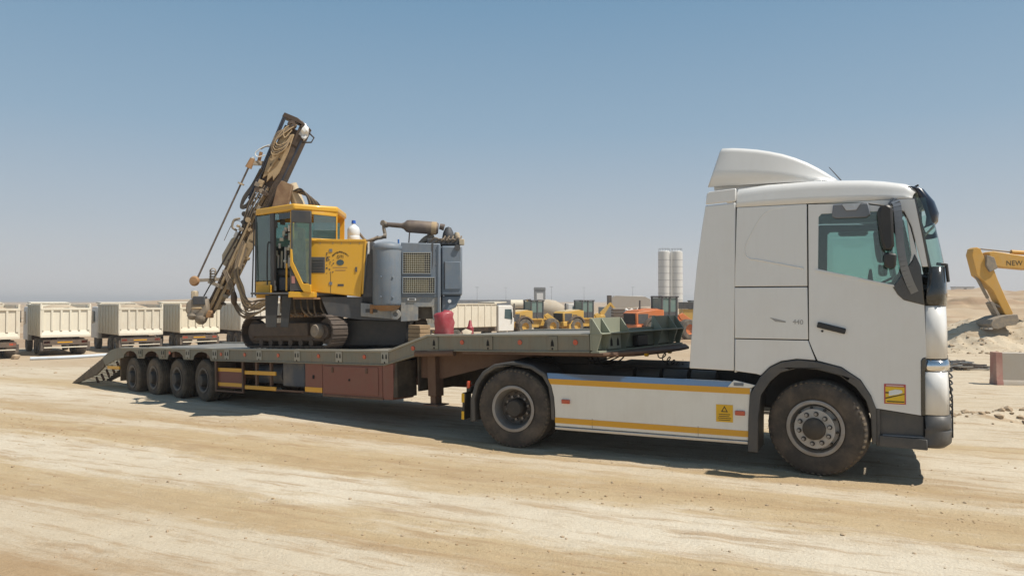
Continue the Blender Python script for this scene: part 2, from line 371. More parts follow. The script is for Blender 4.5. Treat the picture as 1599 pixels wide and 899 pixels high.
for i in range(2600):
    b0 = rnd.choice((3.6, 5.1, 5.2, 7.1, 7.4, 7.45, 7.6, 8.7, 8.8)); a_ = -14+20*rnd.random(); bb_ = b0+rnd.gauss(0, .22)+.3*math.sin(a_*.9+b0)
    if math.sin(a_*2.3+b0*5)+math.sin(a_*.7+b0*3) < -.4: continue
    x = a_*math.cos(TA)-bb_*math.sin(TA); y = a_*math.sin(TA)+bb_*math.cos(TA)
    if y < 3.2: continue
    pts_.append((x, y, .004+.014*rnd.random()**3))
P_ = np.array(pts_); Z_ = terrain(P_[:, 0], P_[:, 1])
for i, (x, y, r) in enumerate(pts_): rock(mb, (x, y, float(Z_[i])+r*.15), r, .6, i+50000)
tag(mb.build('sand_clods', m_clod, smooth=False), kind='stuff')
mb = MB()
for i in range(420):
    x = rnd.uniform(6.4, 16); y = 12.1+.08*(x-8)+rnd.gauss(0, .25); r = .02+.07*rnd.random()**2.5
    rock(mb, (x, y, float(terrain(np.array(x), np.array(y)))+r*.2), r, .7, i+3000)
tag(mb.build('berm_clods', m_stone, smooth=False), kind='stuff')
# ------------------------------------------------------------------ tractor unit
TZ = R(-25.075); T = thing('tractor_unit', 'white two-axle tractor truck with sleeper cab and yellow banded side skirt, coupled to the lowbed', 'truck', (3.9069, 9.3757, 0), TZ)
SIDE = -1
def sgn(x): return -1 if x < 0 else 1
PHI = [math.sin(R(a)) for a in (-90, -86, -80, -72, -62, -50, -36, -20, 0, 20, 36, 50, 62, 72, 80, 86, 90)]
PH = [(s, math.sqrt(max(0, 1-s*s))) for s in PHI]
def sup(s, e): return sgn(s)*abs(s)**e
def ring(w, e=.42): return [(w*sup(s, e), c**e if c > 0 else 0) for s, c in PH]
def rring(w, h, r, lean=.02):   # cross-section: upright sides, rounded shoulders, slight crown
    o = [(w, 0), (w-lean*.5, .5*(h-r)/h), (w-lean, (h-r)/h)]
    for k in range(1, 7): a = k*math.pi/12; o.append((w-lean-r*(1-math.cos(a)), (h-r+r*math.sin(a))/h))
    o += [(w*.6, 1.0), (w*.3, 1.0)]
    return [(-y, z) for y, z in o]+[(0, 1.0)]+[(y, z) for y, z in o[::-1]]
def panel(name, poly, mat=m_white, y=1.25, th=.03, holes=(), bevel=.008, sides=(-1, 1), parent=None, **k):
    r = []
    for s in sides:
        r.append(MB().prism(poly, s*(y-th), s*y, 'y', holes).build(name, mat, parent or T, bevel=bevel, **k))
    return r
ARCH = [(-.60, 1.085), (-.50, 1.19), (-.38, 1.255), (-.22, 1.285), (0, 1.27), (.24, 1.215), (.43, 1.085), (.53, .92), (.575, .785)]
WIN = [(.05, 2.895), (.02, 2.86), (.01, 2.285), (.79, 2.095), (.90, 2.30), (.925, 2.42), (.885, 2.80), (.84, 2.885), (.6, 2.895)]
panel('sleeper_side_panel', [(-.885, 2.098), (-.1, 2.098), (-.1, 3.012), (-.855, 3.012)])
panel('locker_panel', [(-.885, 1.503), (-.094, 1.503), (-.1, 2.086), (-.885, 2.086)])
panel('lower_side_panel', [(-.885, 1.491), (-.885, 1.125), (-.65, 1.10)]+ARCH[:4]+[(-.02, 1.275), (-.065, 1.40), (-.094, 1.491)])
doors = panel('door', [(-.085, 3.005), (-.085, 1.49), (-.052, 1.40), (.0, 1.275)]+ARCH[5:]+[(1.0, .735), (1.012, 1.33), (1.055, 1.35), (1.04, 1.90), (1.008, 2.29), (.915, 2.71), (.85, 2.865), (.72, 2.93), (.41, 2.99)], holes=[WIN])
panel('pillar_panel', [(.0, 3.012), (.425, 3.0), (.73, 2.942), (.862, 2.878), (.928, 2.715), (1.022, 2.29), (1.085, 2.29), (.96, 3.012)])
for s in (-1, 1):
    d = doors[0 if s < 0 else 1]
    MB().prism([(p[0]*1.0, p[1]) for p in WIN], s*1.222, s*1.228, 'y').build('window', m_glass, d)
    # black trim below the mirror
    MB().prism([(.745, 2.082), (.79, 2.0), (.85, 1.94), (1.045, 1.885), (1.012, 2.29), (.955, 2.43), (.93, 2.36)], s*1.236, s*1.262, 'y').build('mirror_base_trim', m_gloss, d, bevel=.01)
    MB().cyl((.05, s*1.25, 1.60), (.05, s*1.256, 1.60), .013, 12).build('door_lock', m_black, d)
    # chromed sill line under the window
    MB().bar((-.02, s*1.256, 2.272), (.30, s*1.256, 2.203), .014, .016).bar((.42, s*1.256, 2.17), (.76, s*1.256, 2.088), .014, .016).build('window_sill_trim', m_white, d)
    MB().bar((0, s*1.262, 1.672), (.285, s*1.262, 1.60), .04, .062).build('handle', m_black, d, bevel=.012)
    # rain deflector with bracket at the window head
    MB().prism([(.17, 2.985), (.155, 2.86), (.19, 2.835), (.50, 2.83), (.54, 2.86), (.52, 2.985)], s*1.252, s*1.275, 'y').build('window_head_guard', m_mirror_grey, d, bevel=.012)
    MB().prism([(.255, 2.99), (.30, 2.915), (.40, 2.915), (.45, 2.99)], s*1.276, s*1.292, 'y').prism([(.325, 2.965), (.34, 2.95), (.375, 2.95), (.385, 2.965)], s*1.292, s*1.296, 'y').build('guard_bracket', m_steel, d, bevel=.004)
# raised swage on the sleeper side
for s in (-1, 1):
    MB().tube([(p[0], s*1.249, p[1]) for p in spline([(-.30, 2.99), (-.55, 2.93), (-.74, 2.62), (-.765, 2.48), (-.72, 2.42), (-.60, 2.395), (-.14, 2.295)], 30)], [.003+.009*(i/30) for i in range(100)][:len(spline([(0, 0, 0)]*7, 30))], 8).build('swage_line', m_white, T)
# inner shell that shows as the dark joint between the panels
for s in (-1, 1):
    MB().prism([(-.88, 3.0), (-.88, 1.14), (-.62, 1.12)]+[(a, b+.02) for a, b in ARCH]+[(1.0, .76), (1.03, 1.9), (1.0, 2.29), (.9, 2.98)], s*1.20, s*1.216, 'y', holes=[WIN]).build('inner_shell', m_seam, T)
# roof, front and windscreen
rows = []
for x, zt in ((-.862, 3.225), (-.845, 3.24), (-.52, 3.268), (-.1, 3.275), (.25, 3.265), (.5, 3.25), (.68, 3.225), (.8, 3.20)):
    rows.append([(x, y, 3.017+(zt-3.017)*z+.02*z*(1-abs(y)/1.25)) for y, z in rring(1.25, zt-3.017, .10)])
for x, fx, h in ((.86, .06, .165), (.90, .12, .13), (.94, .17, .07)):
    rows.append([(x+fx*(1-(abs(y)/1.25)**6)*z, y, 3.017+h*z) for y, z in rring(1.25, h, min(.09, h*.8))])
MB().grid(rows).build('roof', m_white, T, angle=60, solid=.02)
FR = [(1.33, 1.045, 1.285), (1.60, 1.05, 1.285), (1.88, 1.05, 1.275), (2.29, 1.085, 1.265), (2.5, 1.053, 1.23), (2.75, 1.01, 1.18), (3.02, .965, 1.11), (3.10, .95, 1.08)]
def fring(z, xs, xc, w=1.25, e=.38): return [(xs+(xc-xs)*c, y, z) for y, c in ring(w, e)]
MB().grid([fring(*f) for f in FR[:3]]).build('front_panel', m_white, T, angle=60, solid=.02)
MB().grid([fring(1.886, 1.045, 1.285, 1.256), fring(2.0, 1.06, 1.29, 1.256), fring(2.29, 1.088, 1.275, 1.256)]).build('cowl_panel', m_gloss, T, angle=60, solid=.02)
MB().grid([fring(*f, w=1.235) for f in FR[3:7]]).build('windscreen', m_glass, T, angle=60)
for s in (-1, 1):
    MB().tube([(1.088, s*1.238, 2.28), (1.055, s*1.24, 2.5), (1.01, s*1.238, 2.76), (.955, s*1.235, 3.03)], .016).build('windscreen_pillar', m_gloss, T)
rows = []
for z, xa, xb in ((3.15, .90, .99), (3.12, .97, 1.08), (3.0, 1.04, 1.18), (2.88, 1.07, 1.22), (2.79, 1.06, 1.21), (2.75, 1.03, 1.17)):
    rows.append([(xa+(xb-xa)*c, y, z-(0.0 if z > 3.1 else .06*(1-c))) for y, c in ring(1.2, .42)])
MB().grid(rows).build('sun_visor', paint('visor_smoked', (.012, .018, .035), .22, dust=0), T, angle=60, solid=.012)
for y in (-.9, -.3, .3, .9):
    MB().bar((.96, y, 3.165), (1.02, y, 3.20), .03, .02).build('roof_marker_lamp', m_black, T, bevel=.005)
MB().box(-.90, -.87, -1.21, 1.21, 1.1, 3.2).build('rear_wall', m_white, T, bevel=.03)
# roof fairing
rows = []
for xt, zt, xb, wd in ((-1.06, 3.735, -1.20, 1.15), (-1.04, 3.752, -1.17, 1.155), (-.92, 3.745, -1.0, 1.155), (-.80, 3.73, -.87, 1.15), (-.65, 3.705, -.70, 1.145), (-.51, 3.672, -.56, 1.14), (-.37, 3.632, -.42, 1.13), (-.24, 3.582, -.28, 1.115), (-.11, 3.52, -.15, 1.095), (0, 3.455, -.03, 1.07), (.09, 3.395, .07, 1.045), (.16, 3.34, .15, 1.01), (.22, 3.297, .22, .97)):
    rows.append([(xb+(xt-xb)*c, y, 3.288+(zt-3.288)*c) for y, c in rring(wd, max(.01, zt-3.288), min(.06, (zt-3.288)*.6), .05)])
MB().grid(rows).build('roof_fairing', m_white, T, angle=50, solid=.02)
for s in (-1, 1):
    for x in (-.95, -.45, .02): MB().box(x, x+.05, s*.9-.03, s*.9+.03, 3.2, 3.3).build('fairing_bracket', m_black, T)
MB().prism([(-1.13, 3.20), (.05, 3.262), (.05, 3.30), (-1.15, 3.30)], -1.07, 1.07, 'y').build('fairing_skirt', m_white, T, bevel=.01)
# side deflectors behind the cab
def defl(poly, name):
    for s in (-1, 1):
        v = []
        for x, z in poly: v.append((x, z))
        mb = MB(); out_ = [(x, s*(1.25-.0*abs(x)), z) for x, z in poly]
        mb.prism(poly, s*1.215, s*1.25, 'y').build(name, m_white, T, bevel=.012)
defl([(-.897, 1.125), (-1.41, 1.135), (-1.385, 1.5), (-1.35, 2.01), (-1.31, 2.4), (-1.255, 2.8), (-1.213, 3.055), (-.868, 3.072)], 'side_deflector')
defl([(-.866, 3.084), (-1.211, 3.067), (-1.198, 3.195), (-1.17, 3.215), (-.86, 3.236)], 'upper_deflector')
# roof aerials
MB().prism([(.265, 3.285), (.27, 3.34), (.34, 3.342), (.39, 3.31), (.40, 3.285)], -.36, -.24, 'y').build('aerial_base', m_black, T, bevel=.01)
MB().tube([(.28, -.3, 3.33), (.1, -.3, 3.56)], [.008, .005], 6).build('aerial', m_black, T)
MB().tube(spline([(.38, -.3, 3.30), (.48, -.35, 3.345), (.56, -.4, 3.345), (.63, -.42, 3.27)], 12), .004, 6).build('aerial_cable', m_black, T)
# mirrors
for s in (-1, 1):
    mr_ = MB().prism([(.60, 2.86), (.62, 2.92), (.70, 2.935), (.745, 2.90), (.755, 2.50), (.72, 2.455), (.655, 2.47), (.63, 2.56)], s*1.30, s*1.52, 'y').build('mirror', m_black, T, bevel=.03)
    MB().prism([(.66, 2.44), (.66, 2.30), (.70, 2.27), (.77, 2.28), (.78, 2.42)], s*1.34, s*1.5, 'y').build('mirror_lower_housing', m_black, mr_, bevel=.025)
    pts = spline([(.745, s*1.26, 2.985), (.785, s*1.38, 2.945), (.80, s*1.42, 2.75), (.815, s*1.42, 2.5), (.845, s*1.40, 2.3), (.90, s*1.33, 2.13), (.945, s*1.26, 2.03)], 26)
    mb = MB()
    for i in range(len(pts)-1): mb.bar(pts[i], pts[i+1], .075, .05, up=(0, 1, 0))
    mb.build('mirror_arm', m_mirror_grey, mr_, bevel=.0)
# interior
MB().box(-.85, 1.0, -1.19, 1.19, 1.3, 1.42).build('cab_floor', m_interior, T)
MB().grid([fring(2.05, .98, 1.28, 1.19), [(x-.28, y*.99, z+.08) for x, y, z in fring(2.05, .98, 1.28, 1.19)], [(x-.38, y*.99, 1.75) for x, y, z in fring(2.05, .98, 1.28, 1.19)]]).build('dashboard', m_interior, T)
MB().box(-.84, -.62, -1.18, 1.18, 1.42, 3.18).build('bunk_wall', m_interior2, T)
for s in (-1, 1):
    seat = MB().box(-.12, .42, s*.62-.26, s*.62+.26, 1.75, 1.92).build('seat', m_interior, T, bevel=.05)
    MB().prism([(-.16, 1.9), (-.02, 1.9), (-.12, 2.55), (-.24, 2.55)], s*.62-.24, s*.62+.24, 'y').build('seat_back', m_interior, seat, bevel=.05)
    MB().box(-.27, -.16, s*.62-.13, s*.62+.13, 2.56, 2.74).build('head_rest', m_interior, seat, bevel=.04)
MB().lathe([(.21, -.015), (.225, 0), (.21, .015), (.195, 0), (.21, -.015)], 28, ax='z').build('steering_wheel', m_black, T, loc=(.62, .62, 2.13), rot=(0, R(-28), 0))
MB().box(-.8, .8, -1.0, 1.0, 3.1, 3.14).build('headliner', m_interior2, T)
MB().prism([(.50, 2.1), (.54, 2.35), (.57, 2.36), (.60, 2.1)], .7, .8, 'y').build('dash_bottle', m_mirror_grey, T, bevel=.02)
# front end: headlights, grille, bumper, step
for s in (-1, 1):
    def q(z, xs, xc, y0, y1):
        r = [p for p in fring(z, xs, xc) if (y0-.02 <= p[1]*s <= y1+.02)]; return r
    MB().grid([q(.745, 1.04, 1.31, 1.08, 1.25), q(1.0, 1.04, 1.31, 1.08, 1.25), q(1.19, 1.04, 1.30, 1.08, 1.25)]).build('headlight_cover', m_white, T, angle=60, solid=.02)
    h = MB().grid([q(1.2, 1.035, 1.30, .7, 1.25), q(1.25, 1.045, 1.32, .7, 1.25), q(1.315, 1.04, 1.29, .7, 1.25)]).build('headlight', m_chrome, T, angle=60, solid=.02)
    MB().prism([(.998, .735), (1.04, .735), (1.04, 1.20), (1.06, 1.32), (1.03, 1.345), (1.0, 1.31)], s*1.19, s*1.258, 'y').build('corner_strip', m_gloss, T, bevel=.01)
    for z in (1.09, .80): MB().cyl((1.19, s*1.15, z), (1.235, s*1.18, z), .022, 12).build('corner_sensor', m_black, T)
    st = MB().prism([(.60, .775), (1.03, .727), (1.03, .385), (.60, .395)], s*.95, s*1.20, 'y').build('step_housing', m_grey, T, bevel=.01)
    MB().prism([(.575, .79), (.615, .785), (.615, .385), (.575, .385)], s*.95, s*1.25, 'y').prism([(.6, .50), (1.06, .487), (1.06, .375), (.6, .385)], s*1.18, s*1.262, 'y').build('entry_step', m_grey, st, bevel=.012)
    MB().box(.64, 1.04, s*1.21-.03, s*1.21+.04, .497, .507).build('step_tread', m_mirror_grey, st)
MB().grid([fring(.40, .99, 1.27), fring(.44, 1.03, 1.32), fring(.57, 1.04, 1.335), fring(.585, 1.03, 1.31), fring(.60, 1.045, 1.33), fring(.735, 1.035, 1.31)]).build('bumper', m_grey, T, angle=50, solid=.03)
MB().grid([[(x-.02, y*.82, z) for x, y, z in fring(z, 1.17, 1.32)] for z in (.66, .9, 1.1, 1.34)]).build('grille_backing', m_black, T)
mb = MB()
for k in range(9):
    z = .70+.07*k; mb.tube([(x+.004, y*.86, z_) for x, y, z_ in fring(z, 1.17, 1.33)], .009, 5)
for k in range(-9, 10): mb.tube([(1.35-.0014*k*k, k*.12, .68), (1.34-.0014*k*k, k*.12, 1.28)], .008, 5)
mb.build('grille', m_black, T, kind='stuff')
for s in (-1, 1): MB().tube([(1.26, s*1.08, 1.18), (1.30, s*1.09, .9), (1.30, s*1.09, .5)], .008, 6).build('marker_pole', m_black, T)
MB().bar((1.16, -1.2, 2.32), (1.25, -1.17, 2.31), .03, .03).bar((1.25, -1.17, 2.32), (1.27, -1.14, 2.13), .025, .03).build('front_mirror_arm', m_black, T, bevel=.006)
# wheel-arch trim and splash guards
AO = [(-.745, .21), (-.735, .6), (-.72, .86), (-.61, 1.065), (-.50, 1.18), (-.38, 1.245), (-.22, 1.276), (0, 1.262), (.24, 1.208), (.43, 1.078), (.53, .915), (.58, .78)]
AI = [(.535, .40), (.525, .70), (.48, .86), (.38, 1.0), (.22, 1.12), (0, 1.175), (-.2, 1.185), (-.38, 1.13), (-.50, 1.02), (-.60, .86), (-.63, .6), (-.635, .21)]
for s in (-1, 1):
    MB().prism(AO+[(.58, .42)]+AI, s*1.16, s*1.272, 'y').build('wheel_arch', m_grey, T, bevel=.012)
    MB().grid([[(x, s*yy, z) for x, z in AI] for yy in (1.17, .7)]).build('arch_liner', m_black, T)
    AR = [(-4.33, .30), (-4.345, .62), (-4.28, .84), (-4.17, .985), (-4.0, 1.09), (-3.72, 1.14), (-3.44, 1.10), (-3.26, 1.0), (-3.17, .86), (-3.135, .66), (-3.125, .40)]
    inn = [(-3.72+(x+3.72)*.91, .5+(z-.5)*.91) for x, z in AR][::-1]
    MB().prism(AR+inn, s*.62, s*1.25, 'y').build('rear_mudguard', m_grey, T, bevel=.015)
# chassis
MB().box(-4.55, .9, -.44, -.36, .82, 1.06).box(-4.55, .9, .36, .44, .82, 1.06).build('chassis_rail', m_chassis, T, bevel=.005)
for x in (-4.5, -2.4, -1.5): MB().box(x, x+.1, -.38, .38, .86, 1.0).build('cross_member', m_chassis, T)
MB().box(-4.55, -4.48, -1.0, 1.0, .64, .74).build('rear_underrun_bar', m_chassis, T, bevel=.01)
for s in (-1, 1):
    MB().box(-4.45, -4.41, s*1.14-.035, s*1.14+.035, .74, .84).build('tail_lamp', m_red, T, bevel=.012)
    mb = MB().box(-4.50, -4.47, s*1.10-.10, s*1.10+.10, .32, .68).build('warning_plate', m_chassis, T)
    for z0, z1 in ((.55, .67), (.32, .43)): MB().box(-4.512, -4.501, s*1.10-.10, s*1.10+.10, z0, z1).box(-4.51, -4.47, s*1.205-.002, s*1.205+.002, z0, z1).build('warning_stripe', m_yellowst, mb, kind='stuff')
    MB().box(-4.36, -4.34, s*.95-.28, s*.95+.28, .30, .62).build('mud_flap', m_black, T)
MB().box(-2.62, -.98, -.5, .5, 1.065, 1.08).build('catwalk', m_chassis, T)
for x in (-2.55, -2.2, -1.85, -1.5): MB().cyl((x, -.62, .95), (x+.3, -.62, .95), .11, 20).build('air_tank', m_chassis, T)
fw = MB().prism([(-3.6, -.42), (-3.25, -.48), (-2.95, -.42), (-2.9, .42), (-3.25, .48), (-3.6, .42)], 1.15, 1.20, 'z').build('fifth_wheel', m_chassis, T, bevel=.01)
MB().box(-3.5, -2.95, -.38, .38, 1.05, 1.15).build('fifth_wheel_mount', m_chassis, fw)
MB().box(-3.72-.1, -3.72+.1, -.9, .9, .45, .58).cyl((-3.72, -.2, .5), (-3.72, .2, .5), .2).build('drive_axle', m_chassis, T)
MB().box(-.08, .08, -.95, .95, .40, .52).build('front_axle', m_chassis, T)
MB().box(.9, 1.22, -1.12, 1.12, .39, .42).build('light_block_plate', m_chassis, T)  # unseen plate, added to block sunlight leaking under the nose
MB().box(-.9, 1.0, -.5, .5, .62, 1.28).build('engine', m_chassis, T, bevel=.05)
for s in (-1, 1): MB().box(-2.9, -1.0, s*.98-.16, s*.98+.16, .42, .88).build('fuel_tank', m_chassis, T, bevel=.05)
# side skirt
SK = [(-3.265, .998), (-3.215, .93), (-3.17, .84), (-3.135, .70), (-3.12, .52), (-3.118, .335), (-.742, .335), (-.735, .60), (-.72, .86), (-.655, .965), (-.665, .985), (-.9, 1.02), (-.935, .94)]
def clipx(z):   # left and right limits of the skirt face at a height
    lf = np.interp(z, [.335, .52, .70, .84, .93], [-3.118, -3.12, -3.135, -3.17, -3.215]); rt = np.interp(z, [.335, .60, .86], [-.742, -.735, -.72]); return lf, rt
for s in (-1, 1):
    sk = MB().prism([(-3.215, .93), (-3.17, .84), (-3.135, .70), (-3.12, .52), (-3.118, .335), (-.742, .335), (-.735, .60), (-.72, .86), (-.70, .93)], s*1.225, s*1.25, 'y').build('side_skirt', m_skirt, T, bevel=.006)
    MB().hexa([(-3.215, s*1.25, .933), (-.72, s*1.25, .933), (-.72, s*1.225, .933), (-3.215, s*1.225, .933)],
              [(-3.255, s*1.195, 1.0), (-.95, s*1.195, 1.0), (-.95, s*1.17, 1.0), (-3.255, s*1.17, 1.0)]).build('skirt_top_edge', paint('skirt_top_sky_tint', (.42, .5, .6), .12, metal=.55, dust=.05), sk)  # blue of the reflected sky is put into the band's colour
    MB().prism([(-.97, .936), (-.90, 1.018), (-.655, .97), (-.70, .936)], s*1.225, s*1.25, 'y').build('skirt_corner', m_skirt, sk, bevel=.006)
    MB().box(-.90, -.79, s*1.252-.004, s*1.252+.004, .955, .99).build('skirt_catch', m_mirror_grey, sk, bevel=.003)
    for za, zb, nm in ((.865, .935, 'upper_band'), (.375, .445, 'lower_band')):
        a0, b0 = clipx(za); a1, b1 = clipx(zb)
        MB().prism([(a0, za), (b0, za), (b1, zb), (a1, zb)], s*1.2505, s*1.254, 'y').build(nm, m_orangeband, sk)
    MB().box(-3.118, -.742, s*1.245-.02, s*1.245+.006, .29, .33).build('skirt_sill', m_steel, sk, bevel=.008)
    for x in (-2.62, -1.31): MB().box(x, x+.003, s*1.252-.002, s*1.252+.003, .34, .46).build('skirt_joint', m_rimdark, sk)
    for x, z in ((-2.97, .655), (-.83, .645)):
        MB().box(x-.055, x+.055, s*1.262-.012, s*1.262+.012, z-.026, z+.026).build('side_marker_lamp', m_red, sk, bevel=.006)
    if s < 0:
        stk = MB().box(-1.10, -.91, s*1.254, s*1.252, .53, .73).build('warning_sticker', m_yellowst, sk)
        MB().prism([(-1.045, .645), (-.965, .645), (-1.005, .715)], -1.256, -1.2545, 'y', holes=[[(-1.028, .655), (-.982, .655), (-1.005, .697)]]).build('warning_triangle', m_darkprint, stk)
        mb = MB()
        for k, (a, b) in enumerate(((-1.07, -.94), (-1.07, -.95), (-1.08, -.93), (-1.07, -.94))): mb.box(a, b, -1.256, -1.2545, .615-.022*k, .622-.022*k)
        mb.build('sticker_lines', m_darkprint, stk)
# sticker on the door: yellow road with a white vehicle, red frame
d = doors[0]
stk = MB().box(.655, .86, -1.255, -1.2515, .84, 1.05).build('door_sticker', paint('sticker_red', (.45, .05, .05), .5, dust=.05), d)
MB().box(.668, .848, -1.257, -1.2555, .85, 1.02).build('sticker_field', paint('sticker_yellow', (.75, .5, .02), .5, dust=.05), stk)
MB().prism([(.70, .925), (.79, .945), (.83, .965), (.82, .99), (.76, .995), (.70, .975)], -1.259, -1.2575, 'y').build('sticker_vehicle', paint('sticker_white', (.7, .72, .72), .5, dust=0), stk)
MB().prism([(.668, .905), (.668, .892), (.848, .945), (.848, .955)], -1.2585, -1.2575, 'y').box(.68, .845, -1.2585, -1.2575, .86, .872).box(.668, .70, -1.2585, -1.2575, .95, .965).build('sticker_lines', m_darkprint, stk)
MB().box(.675, .84, -1.258, -1.2555, 1.028, 1.04).build('sticker_heading', paint('sticker_pale', (.65, .5, .45), .5, dust=0), stk)
m_badge = paint('badge_grey', (.30, .30, .30), .35, metal=.4, dust=.1)
MB().prism([(-.50, 1.745), (-.33, 1.705), (-.33, 1.688), (-.44, 1.70)], -1.254, -1.2505, 'y').build('badge_bar', m_badge, T)
t_ = text('440', .075, m_badge, T, 'badge_lettering', (-.20, -1.252, 1.695), (R(90), 0, 0), .0015); t_.rotation_euler = (R(90), R(3), 0)

# ---- wheels
m_discw = paint('wheel_disc_white', (.44, .43, .41), .5, dust=.38, dcol=(.3, .22, .15), scale=8)
def tyre_profile(r, w, rr):
    h = w/2; return [(rr, -h*.78), (rr+.02, -h*.9), (rr+.06, -h*.97), ((r+rr)/2, -h*1.0), (r-.07, -h*.98), (r-.035, -h*.92), (r-.012, -h*.80), (r, -h*.62), (r, -h*.36), (r-.014, -h*.34), (r-.014, -h*.30), (r, -h*.28), (r, -h*.04), (r-.014, -h*.02),
        (r-.014, h*.02), (r, h*.04), (r, h*.28), (r-.014, h*.30), (r-.014, h*.34), (r, h*.36), (r, h*.62), (r-.012, h*.80), (r-.035, h*.92), (r-.07, h*.98), ((r+rr)/2, h), (rr+.06, h*.97), (rr+.02, h*.9), (rr, h*.78)]
def wheel(parent, loc, r, w, rr, dish, nuts=10, side=-1, front=False, steer=0, rimmat=None, tyremat=None):
    m_rim = rimmat or globals()['m_rim']
    t = MB().lathe(tyre_profile(r, w, rr), 64).build('tyre', tyremat or m_rubber, parent, loc=loc, rot=(0, 0, steer), angle=50)
    mb = MB(); n = 52
    for k in range(n):
        a = 2*math.pi*(k+.5)/n; c, s_ = math.cos(a), math.sin(a)
        for sg in (-1, 1):
            p0 = Vector(((r-.03)*c, sg*w*.47, (r-.03)*s_)); p1 = Vector(((r-.008)*c, sg*w*.36, (r-.008)*s_))
            mb.bar(p0, p1, .028, .010, up=(c, 0, s_))
    mb.build('tread_blocks', m_tread, t, kind='stuff')
    y0 = side*w/2
    rim = MB().lathe([(rr+.012, y0*.96), (rr+.02, y0*.99), (rr+.006, y0*1.02), (rr-.02, y0*.99), (rr-.03, y0*.8), (rr-.05, y0*.3), (rr-.055, -y0*.6)], 56).build('rim', m_rim, t, angle=60)
    yd = y0*1.0-side*dish
    if front:
        MB().lathe([(rr-.05, yd-side*.05), (rr-.085, yd-side*.02), (.215, yd+side*.045), (.115, yd+side*.05)], 48).build('wheel_disc', m_discw, rim, angle=40)
        MB().lathe([(.125, yd+side*.02), (.118, yd+side*.085), (.095, yd+side*.105), (0.002, yd+side*.11)], 32).build('hub', m_chassis, rim, angle=40)
        for k in range(nuts):
            a = 2*math.pi*(k+.3)/nuts; c = (.165*math.cos(a), 0, .165*math.sin(a))
            MB().cyl((c[0], yd+side*.045, c[2]), (c[0], yd+side*.058, c[2]), .026, 14).build('nut_ring', m_chassis, rim)
            MB().cyl((c[0], yd+side*.05, c[2]), (c[0], yd+side*.085, c[2]), .0165, 6).build('wheel_nut', m_rim, rim)
        hr = rr-.062; hy0, hy1 = yd-side*.02, yd+side*.012
    else:
        MB().lathe([(rr-.05, yd+side*.0), (rr-.07, yd-side*.03), (.17, yd-side*.045), (.10, yd-side*.03)], 48).build('wheel_disc', m_rimdark, rim, angle=40)
        MB().lathe([(.125, yd-side*.04), (.12, yd+side*.10), (.10, yd+side*.125), (0.002, yd+side*.13)], 32).build('hub', m_chassis, rim, angle=40)
        for k in range(nuts):
            a = 2*math.pi*(k+.3)/nuts; c = (.155*math.cos(a), 0, .155*math.sin(a))
            MB().cyl((c[0], yd-side*.04, c[2]), (c[0], yd+side*.01, c[2]), .017, 6).build('wheel_nut', m_rim, rim)
        hr = .205; hy0, hy1 = yd-side*.06, yd-side*.030
    for k in range(nuts):
        a = 2*math.pi*(k+.8)/nuts; c = (hr*math.cos(a), 0, hr*math.sin(a))
        MB().cyl((c[0], hy0, c[2]), (c[0], hy1, c[2]), .024 if not front else .014, 12).build('hand_hole', m_seam, rim)
    return t
for s in (-1, 1):
    wheel(T, (0, s*1.085, .525), .53, .33, .29, .02, side=s, front=True, steer=R(-11))
    wheel(T, (-3.72, s*1.10, .515), .52, .29, .285, .15, side=s)
    MB().lathe(tyre_profile(.52, .29, .285), 48).build('inner_tyre', m_rubber, T, loc=(-3.72, s*.76, .515))
# ------------------------------------------------------------------ lowbed semi-trailer
m_trail = paint('trailer_grey_green_paint', (.18, .185, .15), .6, dust=.42, dcol=(.30, .22, .15), scale=2.6, var=.14, streak=.5, bump=.15)
m_trail_lt = paint('trailer_flange_worn', (.30, .30, .26), .5, dust=.4, dcol=(.42, .36, .27), scale=5, var=.15)
m_green = paint('sage_green_paint', (.24, .262, .205), .55, dust=.35, dcol=(.33, .31, .22), scale=3, var=.08)
m_deck = paint('deck_steel_worn', (.20, .20, .19), .5, metal=.3, dust=.45, dcol=(.40, .34, .26), scale=4, var=.2)
m_oxide = paint('red_oxide_paint', (.21, .078, .058), .65, dust=.35, dcol=(.22, .14, .10), scale=2.5, var=.12, streak=.25)
m_brown = paint('rusty_brown_frame', (.115, .062, .04), .75, dust=.35, dcol=(.22, .15, .10), scale=3, var=.25)
m_under = paint('underbody_dark', (.035, .028, .024), .85, dust=.25, var=.3)
m_tarptan = paint('dusty_rubber_flap', (.11, .08, .052), .85, dust=.5, dcol=(.24, .18, .12), scale=4)
m_blue = paint('dark_blue_tank', (.03, .05, .08), .6, dust=.3)
m_ramp = paint('ramp_grimy_steel', (.10, .085, .065), .8, dust=.45, dcol=(.26, .2, .14), scale=6, streak=.3, bump=.4)
m_hole = paint('lashing_hole_shadow', (.012, .011, .01), .9, dust=0)
LZ = R(-36.39)
L = thing('lowbed_trailer', 'grey-green lowbed semi-trailer with ramp down and red toolboxes, carrying the drill rig', 'trailer', (1.0321, 10.7208, .2426), LZ, ry=-math.atan(.0315))
def mirror(f):
    for s in (-1, 1): f(s)
ARCHES = []
for u in (-10.50, -9.62, -8.70, -7.76):
    ARCHES += [(u+.30*math.cos(a), .80+.16*math.sin(a)) for a in [math.pi*k/6 for k in range(6, -1, -1)]]
web = [(-10.87, .80)]+ARCHES+[(-2.76, .80), (-1.80, 1.03), (.86, 1.03), (.86, 1.25), (-1.83, 1.25), (-2.66, 1.015), (-10.87, 1.015)]
